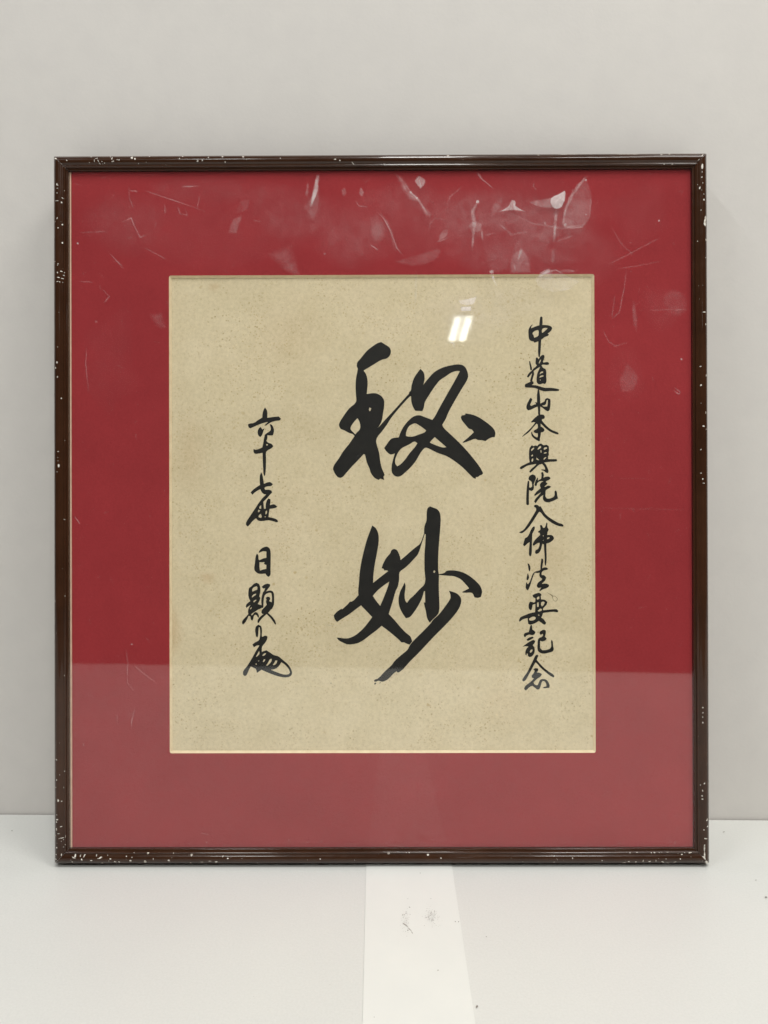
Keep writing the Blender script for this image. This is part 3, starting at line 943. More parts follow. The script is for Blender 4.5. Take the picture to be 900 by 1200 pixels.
def add_chip(side, cx, cy, rw, rh, ang=0.0):
    vs_, fs_ = CH[side]
    pts = chip_pts(side, cx, cy, rw, rh, ang)
    pts.append((cx, cy))
    b0 = len(vs_)
    for (px_, py_) in pts:
        x, z = on_frame(px_, py_, 0.0007)
        u = {'t': FH - z, 'b': z, 'l': x + FW / 2, 'r': FW / 2 - x}[side]
        u2 = min(max(u, 0.0003), 0.0072)
        if side == 't':
            z = FH - u2
        elif side == 'b':
            z = u2
        elif side == 'l':
            x = -FW / 2 + u2
        else:
            x = FW / 2 - u2
        vs_.append((x, prof_y(u2) - 0.00007, z))
    n = len(pts) - 1
    for k in range(n):
        fs_.append((b0 + n, b0 + (k + 1) % n, b0 + k))


Z3 = 3.0


def many(side, ox, oy, sc, lst):
    for q in lst:
        x, y, rw, rh = q[:4]
        add_chip(side, ox + x / sc, oy + y / sc, rw / sc * 0.84, rh / sc * 0.84, math.radians(q[4]) if len(q) > 4 else 0)


many('t', 40, 160, 9, [(232, 238, 20, 12, 30), (350, 258, 11, 9), (660, 235, 22, 5, -20), (640, 262, 5, 22), (680, 262, 5, 18, -30),
                       (692, 285, 12, 7, 30), (718, 268, 6, 6), (745, 282, 7, 5), (825, 235, 8, 18, 10), (830, 268, 15, 6, -15),
                       (600, 214, 12, 6), (805, 213, 9, 6), (880, 250, 6, 9)])
many('t', 60, 176, 3, [(285, 28, 5, 7), (296, 32, 4, 6), (345, 22, 4, 3), (462, 22, 4, 3), (452, 31, 3, 3), (515, 40, 4, 4),
                       (532, 38, 3, 4), (553, 26, 3, 2), (602, 24, 5, 4), (612, 42, 3, 3), (675, 24, 5, 4), (236, 71, 3, 2),
                       (524, 69, 4, 2), (220, 40, 4, 2), (240, 36, 3, 4), (806, 30, 3, 2)])
many('t', 350, 176, 3, [(525, 20, 6, 3), (128, 34, 6, 3), (145, 38, 4, 3), (190, 45, 10, 2, 50), (290, 27, 3, 2), (320, 66, 3, 2)])
many('t', 560, 176, 3, [(645, 16, 6, 3), (674, 13, 4, 3), (655, 50, 3, 3), (684, 50, 4, 3), (590, 52, 3, 2), (214, 17, 5, 1.6), (340, 13, 90, 1.1, -0.5), (520, 13, 70, 1.1)])
many('t', 760, 160, 9, [(560, 205, 26, 7, -40), (525, 250, 14, 5, -38), (225, 182, 12, 8)])
many('l', 40, 160, 9, [(245, 510, 8, 14), (250, 550, 10, 4), (335, 430, 8, 8), (338, 395, 4, 12), (340, 545, 4, 16), (290, 695, 9, 12),
                       (300, 650, 16, 5, 40), (335, 655, 7, 16), (245, 682, 22, 4), (250, 865, 7, 16, 15), (247, 600, 6, 8), (320, 570, 14, 3)])
many('l', 55, 300, 22.5, [(208, 148, 30, 12), (302, 215, 30, 18), (297, 250, 12, 20), (385, 408, 42, 16, 4), (295, 445, 26, 24),
                          (462, 438, 14, 12), (445, 508, 42, 13, 5), (320, 575, 55, 14, 6), (420, 595, 55, 14, 4), (290, 680, 45, 15, -8),
                          (345, 690, 20, 12, 30), (415, 690, 14, 8)])
many('l', 55, 200, 4, [(52, 70, 5, 3), (38, 240, 6, 2, -30), (72, 252, 4, 5), (55, 270, 4, 4), (72, 338, 4, 5), (53, 828, 3, 3),
                       (50, 900, 6, 6), (42, 925, 4, 5), (52, 968, 4, 5), (68, 1068, 4, 4), (88, 1080, 3, 4), (88, 130, 8, 3, 20)])
many('l', 55, 500, 4, [(55, 117, 5, 3), (57, 182, 6, 12), (50, 212, 5, 2), (82, 435, 7, 1.5, 20), (38, 818, 3, 4), (84, 794, 2, 3), (82, 1167, 2, 3), (54, 145, 1.5, 3), (54, 160, 1.5, 2)])
many('l', 40, 940, 9, [(248, 180, 16, 12, -30), (238, 208, 12, 10), (285, 255, 14, 6), (240, 285, 9, 20, -10), (262, 328, 18, 4),
                       (228, 352, 16, 5, 60), (290, 378, 42, 6, -3), (332, 365, 6, 22), (242, 478, 10, 10), (234, 550, 8, 8),
                       (290, 552, 7, 15), (232, 600, 9, 12), (246, 428, 6, 4), (330, 450, 5, 8), (242, 130, 14, 4), (308, 475, 10, 3), (225, 640, 14, 4, -45)])
many('l', 55, 760, 4, [(45, 520, 8, 2, 30), (83, 575, 3, 3), (47, 615, 3, 6), (78, 652, 2, 5), (42, 650, 4, 3), (55, 710, 5, 9), (70, 715, 4, 3), (62, 590, 2, 3), (82, 126, 2, 4)])
many('b', 40, 940, 9, [(435, 565, 10, 32), (415, 580, 22, 7, 30), (490, 565, 7, 18), (508, 600, 11, 15), (530, 565, 9, 22, 25), (480, 522, 14, 7),
                       (395, 522, 10, 7), (625, 524, 22, 9), (608, 610, 18, 7), (658, 560, 6, 15), (705, 580, 22, 9, -30), (714, 645, 14, 10),
                       (792, 616, 8, 6), (862, 626, 11, 8), (405, 628, 12, 6, 50), (680, 590, 10, 4), (775, 560, 4, 8)])
many('b', 60, 986, 3, [(225, 70, 5, 3), (280, 66, 6, 4), (292, 38, 4, 3), (285, 55, 2, 3), (332, 70, 6, 9), (340, 42, 5, 6, 30), (352, 34, 12, 2.5),
                       (372, 36, 4, 3), (388, 36, 3, 2), (415, 65, 5, 4), (430, 42, 2, 4), (494, 47, 6, 6), (490, 76, 3, 4), (530, 72, 8, 1.5),
                       (560, 68, 8, 2), (580, 71, 6, 4), (604, 52, 2, 4, 30), (622, 58, 5, 3), (210, 60, 4, 3), (240, 72, 4, 3), (360, 60, 1.5, 4), (265, 52, 3, 2), (726, 76, 3, 2)])
many('b', 350, 986, 3, [(316, 43, 7, 5), (390, 36, 3, 7, 15), (455, 47, 6, 4), (500, 57, 3, 3), (180, 26, 6, 2), (745, 30, 12, 4, -25), (720, 34, 5, 2), (76, 60, 3, 2), (130, 30, 5, 1.5)])
many('b', 550, 986, 3, [(152, 30, 12, 3.5, -15), (345, 36, 4, 4), (298, 73, 3, 3), (466, 66, 3, 3), (362, 57, 2, 4), (524, 36, 4, 2), (545, 75, 10, 3, -20),
                        (560, 70, 5, 3), (590, 38, 5, 2), (600, 35, 4, 2), (628, 36, 4, 3), (651, 38, 6, 5), (676, 37, 4, 3), (698, 37, 9, 3), (585, 72, 4, 4),
                        (610, 68, 3, 6), (632, 70, 5, 3), (655, 66, 2, 6), (680, 72, 8, 2.5, 25), (700, 78, 8, 2.5, 10), (722, 72, 8, 2, -20),
                        (740, 60, 3, 3), (732, 36, 4, 2), (748, 46, 4, 3), (777, 40, 9, 4, -25), (640, 40, 2, 3), (565, 40, 2, 2), (690, 60, 2, 2)])
many('r', 760, 160, 9, [(562, 320, 15, 32), (557, 433, 9, 9), (538, 545, 8, 20, 15), (578, 612, 6, 6), (578, 672, 12, 10), (550, 780, 6, 8), (600, 870, 18, 42, 10),
                        (560, 380, 3, 14), (470, 880, 6, 14), (520, 505, 5, 4)])
many('r', 800, 180, 4, [(104, 322, 9, 26), (110, 405, 4, 7), (98, 217, 4, 4), (70, 410, 3, 3), (108, 488, 2, 3), (100, 744, 12, 3.5), (82, 998, 6, 3, -20), (84, 1086, 5, 5),
                        (108, 800, 3, 7), (110, 1040, 3, 9), (56, 345, 3, 6), (80, 160, 4, 5), (92, 140, 3, 4), (35, 700, 2, 2)])
many('r', 800, 460, 4, [(96, 158, 6, 5), (84, 268, 4, 3), (85, 378, 5, 2.5), (92, 405, 4, 5), (97, 425, 8, 2.5), (56, 386, 3, 3), (108, 95, 2, 8), (110, 172, 2, 4)])
many('r', 800, 740, 4, [(93, 356, 4, 4), (93, 380, 4, 4), (92, 400, 3, 4), (93, 426, 4, 4), (100, 710, 3, 7, 20), (92, 745, 3, 6, -20), (90, 770, 4, 4, 20), (92, 785, 5, 3),
                        (60, 655, 3, 3), (56, 850, 4, 2), (114, 880, 5, 5), (118, 912, 4, 5), (98, 928, 4, 4), (108, 968, 10, 2.5, 5), (100, 1010, 4, 22), (98, 1058, 14, 4, 45), (92, 1068, 8, 2, 45), (110, 1082, 12, 3, 40), (84, 720, 2, 4)])
many('r', 760, 940, 9, [(585, 465, 8, 24), (586, 555, 9, 52), (565, 575, 20, 6, 45), (612, 625, 26, 8, 42), (600, 382, 26, 5, 8), (612, 188, 12, 8), (618, 255, 8, 10)])
# fine random wear
for side, n in (('t', 16), ('b', 34), ('l', 12), ('r', 8)):
    for k in range(n):
        g = abs(random.gauss(0, 0.22))
        tpos = min(g, 1) if random.random() < 0.5 else 1 - min(g, 1)
        w_ = random.uniform(2, 14)
        if side == 't':
            c_ = (66 + 760 * tpos, 183.5 + w_)
        elif side == 'b':
            c_ = (66 + 762 * tpos, 996 + w_)
        elif side == 'l':
            c_ = (64.5 + w_ * 0.9, 188 + 820 * tpos)
        else:
            c_ = (813 + w_ * 0.9, 188 + 820 * tpos)
        s_ = random.uniform(0.15, 0.36)
        add_chip(side, c_[0], c_[1], s_ * random.uniform(0.8, 2.2), s_, random.uniform(0, 3.1))
for s_, (v_, f_) in CH.items():
    o = mesh_obj('paint_chips', v_, [tuple(reversed(f)) for f in f_] if False else f_, M_chip, rails[s_])
    o['kind'] = 'stuff'

# ------------------------------------------------------------------ marks and painted glare on the glazing
# scratch and painted glare amounts are gathered on one fine raster over the glazing, then kept as a single thin film
PX0, PY0, PX1, PY1, PITCH_ = 83.0, 200.0, 808.0, 993.0, 0.7
GW, GH = int((PX1 - PX0) / PITCH_), int((PY1 - PY0) / PITCH_)
FILM = np.zeros((GH, GW))


def window(x0, y0, x1, y1):
    i0, i1 = max(0, int((x0 - PX0) / PITCH_) - 1), min(GW, int((x1 - PX0) / PITCH_) + 3)
    j0, j1 = max(0, int((y0 - PY0) / PITCH_) - 1), min(GH, int((y1 - PY0) / PITCH_) + 3)
    if i1 <= i0 or j1 <= j0:
        return None
    X, Y = np.meshgrid(PX0 + np.arange(i0, i1) * PITCH_, PY0 + np.arange(j0, j1) * PITCH_)
    return (slice(j0, j1), slice(i0, i1)), X, Y


def lay(sl, a):
    FILM[sl] = 1 - (1 - FILM[sl]) * (1 - np.clip(a, 0, 0.95))


def film_stroke(pts, dens, ox=0, oy=0, sc=1.0, soft=True):
    pts = [(ox + x / sc, oy + y / sc, w_ / sc) for x, y, w_ in pts]
    Q = []
    for (x0, y0, w0), (x1, y1, w1) in zip(pts, pts[1:]):
        m = max(1, int(math.hypot(x1 - x0, y1 - y0) / 4))
        for k in range(m):
            s = k / m
            Q.append((x0 + (x1 - x0) * s + random.uniform(-.25, .25), y0 + (y1 - y0) * s + random.uniform(-.25, .25),
                      (w0 + (w1 - w0) * s) * random.uniform(.8, 1.15)))
    Q.append(pts[-1])
    n = len(Q)
    mw = max(q[2] for q in Q) / 2 + 1
    wn = window(min(q[0] for q in Q) - mw, min(q[1] for q in Q) - mw, max(q[0] for q in Q) + mw, max(q[1] for q in Q) + mw)
    if wn is None:
        return
    sl, X, Y = wn
    best = np.zeros_like(X)
    dens = min(0.95, dens * (1.15 if soft else 0.72))
    for i in range(n - 1):
        (x0, y0, w0), (x1, y1, w1) = Q[i], Q[i + 1]
        dx, dy = x1 - x0, y1 - y0
        t_ = np.clip(((X - x0) * dx + (Y - y0) * dy) / max(dx * dx + dy * dy, 1e-9), 0, 1)
        d = np.hypot(X - x0 - t_ * dx, Y - y0 - t_ * dy)
        hw = np.maximum((w0 + (w1 - w0) * t_) / 2, 0.45)
        g = (i + t_) / max(n - 1, 1)
        e = np.minimum(1, 0.25 + 4 * np.minimum(g, 1 - g)) * random.uniform(0.65, 1.0)
        thin = min(1.0, (w0 + w1) / 2 / 1.1) ** 0.7
        best = np.maximum(best, dens * thin * e * np.clip(1.15 - (d / hw) ** (2 if soft else 3), 0, 1))
    lay(sl, best)


def film_blob(poly, dens, ox=0, oy=0, sc=1.0, core=0.72):
    poly = smooth([(ox + x / sc, oy + y / sc) for x, y in poly], corner=70, sub=2)
    xs, ys = [q[0] for q in poly], [q[1] for q in poly]
    wn = window(min(xs), min(ys), max(xs), max(ys))
    if wn is None:
        return
    sl, X, Y = wn
    ins = np.zeros(X.shape, bool)
    dist = np.full(X.shape, 1e9)
    n = len(poly)
    for i in range(n):
        (x0, y0), (x1, y1) = poly[i], poly[(i + 1) % n]
        if y0 != y1:
            ins ^= ((y0 > Y) != (y1 > Y)) & (X < (x1 - x0) * (Y - y0) / (y1 - y0) + x0)
        dx, dy = x1 - x0, y1 - y0
        t_ = np.clip(((X - x0) * dx + (Y - y0) * dy) / max(dx * dx + dy * dy, 1e-9), 0, 1)
        dist = np.minimum(dist, np.hypot(X - x0 - t_ * dx, Y - y0 - t_ * dy))
    size = min(max(xs) - min(xs), max(ys) - min(ys)) / 2
    e = max(0.6, (1 - core) * size)
    a = np.clip(dist / e, 0, 1)
    a = a * a * (3 - 2 * a)
    lay(sl, np.where(ins, 0.85 * dens * a, 0))


def film_dot(x, y, r, dens, ox=0, oy=0, sc=1.0):
    film_blob([(x + r * math.cos(a) * random.uniform(.8, 1.2), y + r * math.sin(a) * random.uniform(.8, 1.2)) for a in (k * math.pi / 4 for k in range(8))],
              dens, ox, oy, sc, 0.6)


B = (560, 200, 5.625)
A_ = (430, 200, 5.625)
C_ = (80, 190, 2.4324)
D_ = (690, 200, 2.857)
E2_ = (0, 200, 2.857)
F_ = (0, 700, 2.4)
film_blob([(482, 180), (530, 155), (577, 128), (583, 150), (558, 240), (520, 255), (488, 238)], 0.85, *B, core=0.86)  # crumpled glare and reflections painted as film, scratches among them
film_blob([(335, 205), (400, 190), (490, 176), (495, 250), (420, 245), (350, 220)], 0.24, *B)
film_blob([(130, 275), (200, 235), (230, 180), (252, 230), (335, 276), (240, 262)], 0.85, *B, core=0.85)
film_dot(235, 215, 24, 0.8, *B)
film_dot(205, 243, 9, 0.5, *B)
film_blob([(558, 350), (572, 260), (620, 160), (705, 30), (742, 110), (750, 220), (735, 310), (690, 375), (620, 385), (575, 372)], 0.12, *B, core=0.9)
film_stroke([(562, 355, 14), (578, 260, 18), (620, 165, 26), (665, 100, 22), (720, 40, 14)], 0.26, *B)
film_stroke([(745, 120, 7), (748, 220, 9), (735, 310, 9), (690, 372, 10), (620, 382, 10), (570, 365, 14)], 0.16, *B)
film_dot(715, 62, 9, 0.7, *B)
film_dot(578, 355, 14, 0.3, *B)
film_stroke([(518, 275, 20), (512, 370, 24), (505, 472, 16)], 0.26, *B)
film_stroke([(502, 510, 26), (495, 610, 26)], 0.09, *B)
film_blob([(215, 680), (212, 590), (250, 530), (300, 512), (342, 570), (358, 680)], 0.16, *B, core=0.75)
film_stroke([(292, 515, 22), (265, 595, 20)], 0.32, *B)
film_stroke([(240, 620, 14), (250, 655, 12)], 0.3, *B)
film_blob([(400, 680), (440, 655), (482, 642), (474, 672), (440, 684)], 0.36, *B)
film_blob([(520, 664), (590, 648), (655, 664), (600, 676)], 0.2, *B)
film_blob([(80, 310), (98, 205), (165, 178), (168, 230), (130, 285)], 0.13, *B, core=0.4)
film_blob([(40, 560), (100, 530), (160, 545), (230, 580), (200, 650), (120, 680), (60, 640)], 0.05, *B, core=0.6)
film_blob([(330, 420), (380, 385), (430, 400), (480, 450), (470, 520), (410, 550), (350, 500)], 0.05, *B, core=0.5)
film_stroke([(510, 470, 6), (600, 440, 12), (640, 425, 4)], 0.12, *B)
film_stroke([(375, 80, 5), (368, 105, 5), (390, 125, 6)], 0.3, *B)
film_dot(715, 290, 6, 0.6, *B)
film_dot(445, 348, 10, 0.25, *B)
film_dot(95, 668, 16, 0.35, *B)
film_blob([(180, 10), (245, 40), (290, 120), (340, 165), (390, 235), (438, 285), (425, 312), (378, 295), (335, 215), (275, 195), (232, 130)], 0.28, *A_)
film_stroke([(255, 80, 10), (290, 143, 14), (332, 180, 16), (375, 240, 14), (400, 290, 18)], 0.25, *A_)
film_dot(292, 143, 9, 0.6, *A_)
film_dot(332, 182, 10, 0.55, *A_)
film_blob([(315, 65), (345, 30), (392, 60), (385, 95), (355, 125), (330, 95)], 0.42, *A_)
film_stroke([(350, 60, 8), (357, 112, 10)], 0.35, *A_)
film_stroke([(735, 195, 14), (700, 270, 26), (712, 340, 30), (702, 440, 16), (698, 528, 12)], 0.30, *A_)
film_blob([(672, 355), (710, 330), (765, 350), (760, 400), (720, 410), (680, 395)], 0.2, *A_)
film_dot(733, 205, 12, 0.75, *A_)
film_stroke([(735, 20, 22), (765, 60, 10), (840, 120, 4)], 0.28, *A_)
film_stroke([(65, 270, 4), (110, 310, 6), (145, 370, 7), (180, 450, 6), (200, 510, 6), (245, 565, 4)], 0.3, *A_)
film_stroke([(90, 275, 14), (130, 330, 20), (165, 410, 22), (190, 520, 24)], 0.10, *A_)
film_blob([(475, 465), (478, 430), (500, 392), (548, 382), (535, 430), (500, 458)], 0.2, *A_)
film_stroke([(460, 470, 5), (490, 465, 6), (540, 440, 4)], 0.3, *A_)
film_blob([(170, 600), (300, 560), (400, 530), (490, 508), (495, 545), (440, 605), (300, 635)], 0.09, *A_)
film_stroke([(28, 490, 5), (76, 523, 5)], 0.75, *A_, soft=False)
film_stroke([(630, 100, 5), (590, 140, 4), (550, 175, 6), (535, 210, 3)], 0.25, *A_)
film_stroke([(410, 400, 3), (420, 350, 4), (450, 315, 4), (520, 325, 7)], 0.2, *A_)
film_blob([(20, 430), (40, 350), (80, 330), (110, 390), (100, 440), (60, 470)], 0.05, *A_, core=0.5)
film_stroke([(760, 390, 14), (765, 460, 10)], 0.25, *A_)
film_stroke([(780, 430, 5), (850, 410, 8)], 0.14, *A_)

film_stroke([(713, 40, 9), (706, 80, 14), (693, 125, 6)], 0.62, *C_)
film_stroke([(685, 60, 6), (680, 95, 8)], 0.22, *C_)
film_blob([(670, 130), (720, 60), (715, 140), (700, 170)], 0.09, *C_)
film_blob([(560, 262), (600, 240), (645, 225), (668, 325), (625, 320)], 0.10, *C_, core=0.4)
film_blob([(600, 300), (650, 280), (668, 325), (640, 325)], 0.10, *C_, core=0.4)
film_stroke([(228, 85, 2), (300, 108, 2.2), (390, 140, 2)], 0.4, *C_, soft=False)
film_stroke([(173, 68, 2), (175, 105, 2), (188, 133, 2)], 0.35, *C_, soft=False)
film_stroke([(178, 82, 3), (198, 84, 3)], 0.35, *C_)
film_stroke([(36, 201, 2), (108, 198, 2)], 0.42, *C_, soft=False)
film_stroke([(275, 118, 2), (277, 145, 2)], 0.3, *C_)
film_stroke([(312, 128, 2), (320, 147, 2), (340, 152, 2), (333, 130, 2)], 0.28, *C_)
film_stroke([(374, 98, 2), (370, 130, 2)], 0.28, *C_)
film_stroke([(325, 70, 2.5), (370, 68, 3)], 0.25, *C_)
film_blob([(455, 205), (470, 160), (500, 150), (482, 205)], 0.13, *C_)
film_blob([(480, 150), (490, 110), (520, 105), (515, 135)], 0.07, *C_)
film_dot(27, 232, 3.2, 0.8, *C_)
film_stroke([(218, 245, 2), (280, 277, 2)], 0.3, *C_, soft=False)
film_stroke([(118, 260, 2), (158, 305, 2)], 0.3, *C_, soft=False)
film_stroke([(155, 170, 2), (180, 160, 2), (190, 185, 2), (205, 215, 2.4), (230, 205, 2)], 0.35, *C_)
film_stroke([(530, 167, 2), (552, 170, 2)], 0.35, *C_)
film_blob([(830, 90), (835, 70), (845, 85), (840, 100)], 0.3, *C_)
film_stroke([(820, 110, 3), (830, 125, 3), (855, 128, 2)], 0.2, *C_)
film_blob([(780, 80), (790, 70), (795, 90), (785, 100)], 0.12, *C_)
film_blob([(855, 160), (880, 140), (905, 170), (905, 220), (875, 245)], 0.07, *C_, core=0.5)
film_stroke([(862, 236, 2.2), (884, 249, 2.2)], 0.7, *C_, soft=False)
film_dot(732, 262, 3, 0.35, *C_)
film_stroke([(65, 315, 2.5), (130, 283, 3), (190, 250, 3), (240, 225, 2)], 0.28, *D_, soft=False)
film_stroke([(75, 188, 2), (112, 250, 2.5), (155, 285, 2)], 0.25, *D_, soft=False)
film_stroke([(95, 330, 2), (160, 320, 2.5), (240, 305, 2)], 0.2, *D_)
film_stroke([(128, 330, 2), (118, 400, 3), (103, 475, 3), (80, 495, 3)], 0.36, *D_, soft=False)
film_stroke([(88, 420, 2), (78, 490, 3)], 0.32, *D_, soft=False)
film_stroke([(48, 535, 2), (68, 575, 2.5), (92, 588, 3), (132, 576, 2.5)], 0.34, *D_, soft=False)
film_stroke([(285, 738, 2.5), (302, 750, 3), (306, 742, 2.5), (288, 728, 2)], 0.5, *D_, soft=False)
film_blob([(100, 700), (130, 640), (168, 690), (150, 740), (110, 745)], 0.08, *D_)
film_stroke([(150, 440, 10), (155, 500, 16), (160, 540, 6)], 0.07, *D_)
film_stroke([(205, 468, 2), (330, 466, 3)], 0.18, *D_)
film_blob([(245, 420), (280, 395), (325, 410), (332, 470), (300, 495), (260, 480)], 0.05, *D_, core=0.6)
film_dot(235, 168, 4, 0.6, *D_)
film_dot(310, 632, 4, 0.6, *D_)
film_stroke([(40, 1130, 2.5), (190, 1134, 2.5), (330, 1137, 2.5)], 0.06, *D_)
film_stroke([(85, 1032, 3), (205, 1032, 3)], 0.05, *D_)
film_stroke([(485, 66, 3), (600, 106, 3)], 0.28, *E2_, soft=False)
film_stroke([(345, 400, 3), (366, 422, 3), (350, 442, 3)], 0.35, *E2_)
film_stroke([(290, 595, 2.5), (288, 650, 2.5), (296, 740, 2)], 0.3, *E2_)
film_blob([(492, 478), (545, 470), (565, 530), (535, 535)], 0.10, *E2_, core=0.4)
film_stroke([(268, 372, 2), (312, 374, 2)], 0.3, *E2_)
film_stroke([(370, 280, 2), (410, 320, 2)], 0.3, *E2_)
film_stroke([(250, 1160, 2.5), (268, 1185, 2)], 0.45, *E2_)
film_dot(322, 507, 4, 0.3, *E2_)
film_stroke([(355, 150, 2), (360, 185, 2.4), (358, 240, 2), (387, 276, 2)], 0.4, *F_, soft=False)
film_stroke([(380, 195, 2), (438, 241, 2)], 0.45, *F_, soft=False)
film_stroke([(380, 315, 2), (372, 345, 2), (370, 370, 2)], 0.35, *F_)
film_stroke([(562, 663, 2), (588, 667, 2)], 0.4, *F_)
film_stroke([(330, 330, 2), (331, 358, 2)], 0.3, *F_)
film_dot(371, 133, 3, 0.8, *F_)
film_dot(235, 415, 2.5, 0.4, *F_)
# painted glints of farther lamps above the mirrored one, then marks over the paper
film_blob([(537, 352), (548, 350), (560, 347), (556, 357), (540, 357)], 0.95)
film_blob([(540, 360), (553, 359), (553, 365), (541, 365)], 0.95)
film_stroke([(528, 401, 4), (532, 403, 3), (533, 408, 1)], 0.4)
film_stroke([(488.5, 320, 1.5), (488, 340, 3.5), (487.5, 358, 1)], 0.16)
film_dot(578.5, 325.5, 1.8, 0.6)
film_dot(576, 318.5, 2.2, 0.4)
film_stroke([(383, 733, 0.7), (393, 733.5, 0.8)], 0.4)
film_dot(388.5, 801, 0.9, 0.7)
film_dot(482, 621, 0.9, 0.7)
film_dot(483.5, 665, 0.6, 0.4)
film_stroke([(528, 790, 0.6), (552, 758, 0.5)], 0.12)
# milky veils: room glare and lamp glow painted into the film
for (x, y, rx, ry, dn) in ((540, 375, 62, 50, .06), (548, 372, 30, 28, .06), (500, 262, 170, 66, .035), (600, 262, 130, 66, .035), (250, 262, 170, 62, .018),
                           (470, 235, 60, 26, .04), (560, 255, 75, 40, .05), (640, 260, 70, 45, .06), (600, 300, 80, 26, .05),
                           (690, 300, 50, 50, .03), (420, 280, 60, 40, .05), (340, 250, 60, 40, .04), (150, 260, 60, 50, .025),
                           (750, 250, 50, 50, .02), (560, 360, 70, 40, .07), (620, 350, 60, 30, .06), (775, 360, 30, 34, .025),
                           (735, 440, 30, 40, .015), (130, 420, 50, 80, .012), (250, 225, 90, 22, .03)):
    film_blob([(x + rx * random.uniform(.75, 1.2) * math.cos(a), y + ry * random.uniform(.75, 1.2) * math.sin(a))
               for a in (k * math.pi / 6 for k in range(12))], dn, core=0.3)
film_blob([(627, 327), (640, 319), (662, 321), (680, 330), (668, 340), (645, 341), (630, 335)], 0.26, core=0.85)  # oval highlight at the sheet's top, painted as film
film_stroke([(630, 325, 2), (641, 319, 4), (652, 317, 2), (660, 321, 2)], 0.5)
film_stroke([(633, 337, 1.5), (650, 342, 2), (672, 338, 1.5)], 0.25)
film_stroke([(576, 321, 3), (580, 330, 3), (583, 336, 1)], 0.3)
film_stroke([(600, 250, 2), (625, 262, 2), (660, 268, 3), (690, 262, 2)], 0.12)
film_stroke([(585, 262, 2), (600, 275, 3), (618, 272, 2)], 0.14)
# dust and hairline scratches
for k in range(420):
    x = random.choice((random.uniform(84, 198), random.uniform(84, 806), random.uniform(700, 806)))
    y = 202 + 786 * random.random() ** 1.5
    inside = 203 < x < 694 and 328 < y < 877
    if inside and random.random() < 0.8:
        continue
    if random.random() < 0.72:
        film_dot(x, y, random.uniform(0.25, 0.75), random.uniform(0.12, 0.4))
    else:
        a = random.uniform(0, math.pi)
        l_ = random.uniform(2, 11)
        film_stroke([(x, y, 0.5), (x + l_ * .5 * math.cos(a), y + l_ * .5 * math.sin(a) + random.uniform(-.6, .6), 0.6),
                     (x + l_ * math.cos(a), y + l_ * math.sin(a), 0.4)], random.uniform(0.05, 0.16))
# crumbs caught along the lower edge of the glazing
for k in range(60):
    x = random.uniform(90, 800)
    film_dot(x, random.uniform(984, 991.5), random.uniform(0.4, 1.1), random.uniform(0.15, 0.45))
# one film mesh: keep only the cells that carry scratches or glare
d_ = D_GLASS - 0.00008
c00, c10 = on_frame(PX0, PY0, d_), on_frame(PX0 + (GW - 1) * PITCH_, PY0, d_)
c01, c11 = on_frame(PX0, PY0 + (GH - 1) * PITCH_, d_), on_frame(PX0 + (GW - 1) * PITCH_, PY0 + (GH - 1) * PITCH_, d_)
on = FILM > 0.004
cell = on[:-1, :-1] | on[1:, :-1] | on[:-1, 1:] | on[1:, 1:]
jj, ii = np.nonzero(cell)
used = np.zeros(FILM.shape, bool)
for dj in (0, 1):
    for di in (0, 1):
        used[jj + dj, ii + di] = True
idx = -np.ones(FILM.shape, np.int64)
vj, vi = np.nonzero(used)
idx[vj, vi] = np.arange(len(vj))
u_, v_ = vi / (GW - 1), vj / (GH - 1)


def bil(k):
    return (c00[k] * (1 - u_) + c10[k] * u_) * (1 - v_) + (c01[k] * (1 - u_) + c11[k] * u_) * v_


co_ = np.stack([bil(0), np.full(len(u_), d_), bil(1)], 1).astype(np.float32)
quads = np.stack([idx[jj, ii], idx[jj + 1, ii], idx[jj + 1, ii + 1], idx[jj, ii + 1]], 1).astype(np.int32)
me = bpy.data.meshes.new('scratches_and_painted_glare')
me.vertices.add(len(co_))
me.vertices.foreach_set('co', co_.ravel())
me.loops.add(quads.size)
me.loops.foreach_set('vertex_index', quads.ravel())
me.polygons.add(len(quads))
me.polygons.foreach_set('loop_start', np.arange(0, quads.size, 4, dtype=np.int32))
me.update(calc_edges=True)
me.validate()
at_ = me.attributes.new('scratch_and_glare', 'FLOAT', 'POINT')
at_.data.foreach_set('value', FILM[vj, vi].astype(np.float32))
me.materials.append(M_film)
fm = bpy.data.objects.new('scratches_and_painted_glare', me)
COL.objects.link(fm)
fm.parent = glaz
fm['kind'] = 'stuff'
print('film cells', len(quads))

# ------------------------------------------------------------------ strip of card on the table
a0, a1, a2, a3 = on_table(429, 1018), on_table(530, 1018), on_table(425, 1200), on_table(557, 1200)


def along(p0, p1, y):
    s = (y - p0.y) / (p1.y - p0.y)
    return p0.x + (p1.x - p0.x) * s


YS, YE = 0.0285, -0.62
vs, fs = [], []
NS = 40
for k in range(NS + 1):
    y = YS + (YE - YS) * k / NS
    xL, xR = along(a0, a2, y), along(a1, a3, y)
    h = 0.00012
    for (x, z) in ((xL, h), (xL, h + 0.00028), ((xL + xR) / 2, h + 0.00030), (xR, h + 0.00028), (xR, h)):
        vs.append((x, y, z))
for k in range(NS):
    for i in range(5):
        j = (i + 1) % 5
        a = k * 5
        fs.append((a + i, a + 5 + i, a + 5 + j, a + j))
fs.append((4, 3, 2, 1, 0))
fs.append(tuple(NS * 5 + i for i in range(5)))
strip = mesh_obj('card_strip', vs, fs, M_strip)
strip['label'] = 'long white strip of card lying flat on the table, running out from under the frame'
strip['category'] = 'paper strip'
# scuffs printed on the strip and specks on the table


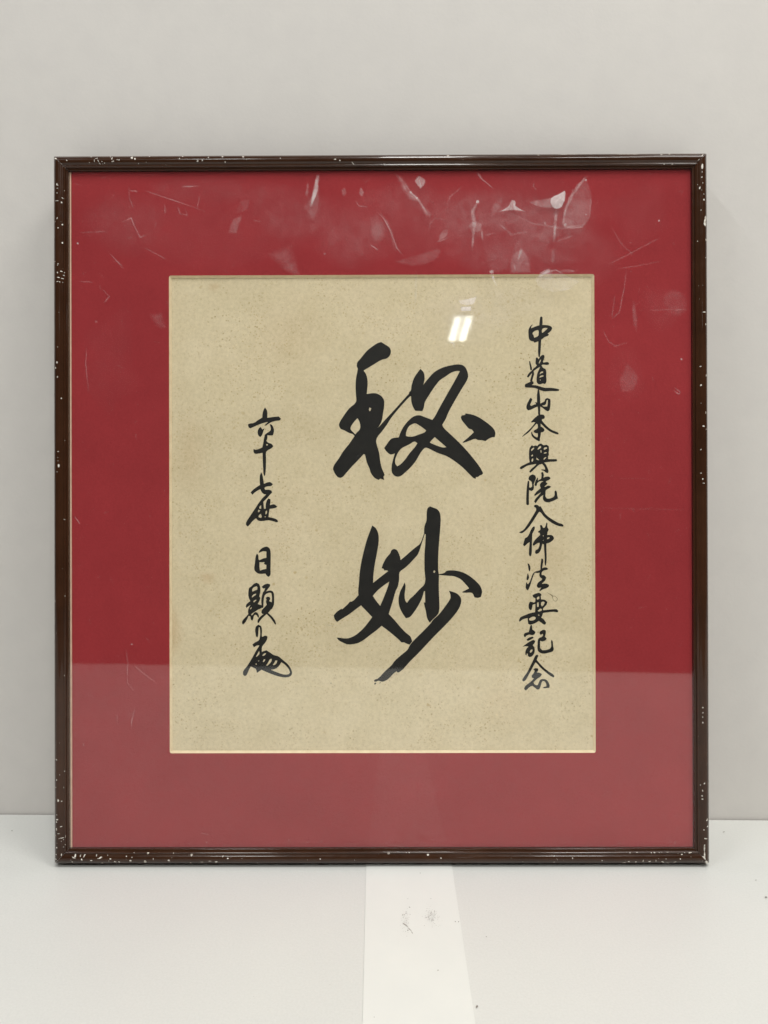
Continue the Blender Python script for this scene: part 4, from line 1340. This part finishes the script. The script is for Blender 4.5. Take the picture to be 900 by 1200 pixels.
def specks(name, lst, zoff, m, parent=None):
    vs_, fs_ = [], []
    for i, (x, y, rx, ry, ang) in enumerate(lst):
        b0 = len(vs_)
        n = 7
        a_ = math.radians(ang)
        for k in range(n):
            t_ = 2 * math.pi * k / n
            r = random.uniform(0.6, 1.1)
            dx, dy = rx * r * math.cos(t_), ry * r * math.sin(t_)
            q = on_table(x + dx * math.cos(a_) - dy * math.sin(a_), y + dx * math.sin(a_) + dy * math.cos(a_))
            vs_.append((q.x, q.y, zoff + i * 0.0000008))
        fs_.append(tuple(range(b0 + n - 1, b0 - 1, -1)))
    o = mesh_obj(name, vs_, fs_, m, parent)
    o['kind'] = 'stuff'
    return o


lst = [(475, 1085, 4.5, 0.7, 35), (480, 1090, 3.5, 0.6, 40), (483, 1094, 2.5, 0.6, 60), (473, 1083, 1.2, 0.5, 0), (478, 1091, 0.8, 0.8, 0),
       (513.3, 1138, 1.1, 0.9, 0), (505, 1054, 0.6, 0.5, 0), (480, 1064, 1.2, 0.5, 30), (474, 1073, 0.5, 0.7, 0), (475, 1077, 0.4, 0.9, 0),
       (438.5, 1193, 0.6, 0.5, 0), (492.5, 1024, 0.7, 0.4, 0), (533.5, 1081, 0.8, 0.7, 0), (478, 1054, 0.5, 0.4, 0)]
for k in range(130):
    lst.append((random.gauss(505, 4.2), random.gauss(1074, 4.5), random.uniform(0.2, 0.6), random.uniform(0.15, 0.35), random.uniform(0, 180)))
for k in range(16):
    lst.append((random.gauss(513, 3.5), random.gauss(1085.5, 1.6), random.uniform(0.12, 0.35), random.uniform(0.1, 0.2), 20))
for k in range(60):
    lst.append((random.gauss(475.5, 2.8), random.gauss(1080, 8), random.uniform(0.2, 0.6), random.uniform(0.15, 0.35), random.uniform(0, 180)))
o = specks('scuff_marks', lst, 0.00045, M_dirt, strip)
lst = [(559, 1180.5, 1.7, 1.8, 10), (537, 1081, 1.2, 0.8, 0), (570, 1098.5, 0.9, 0.6, 0), (848, 975.5, 1.6, 0.7, -20), (898, 1052, 1.8, 1, 0),
       (14, 974, 1.0, 0.6, 0), (886, 1032, 1.2, 0.35, -10)]
for k in range(22):
    y = random.uniform(1022, 1198)
    lst.append((random.uniform(0, 900), y, random.uniform(0.15, 0.4), random.uniform(0.12, 0.28), random.uniform(0, 180)))
gr = specks('dust_specks', lst, 0.0004, M_dirt)
gr.parent = table
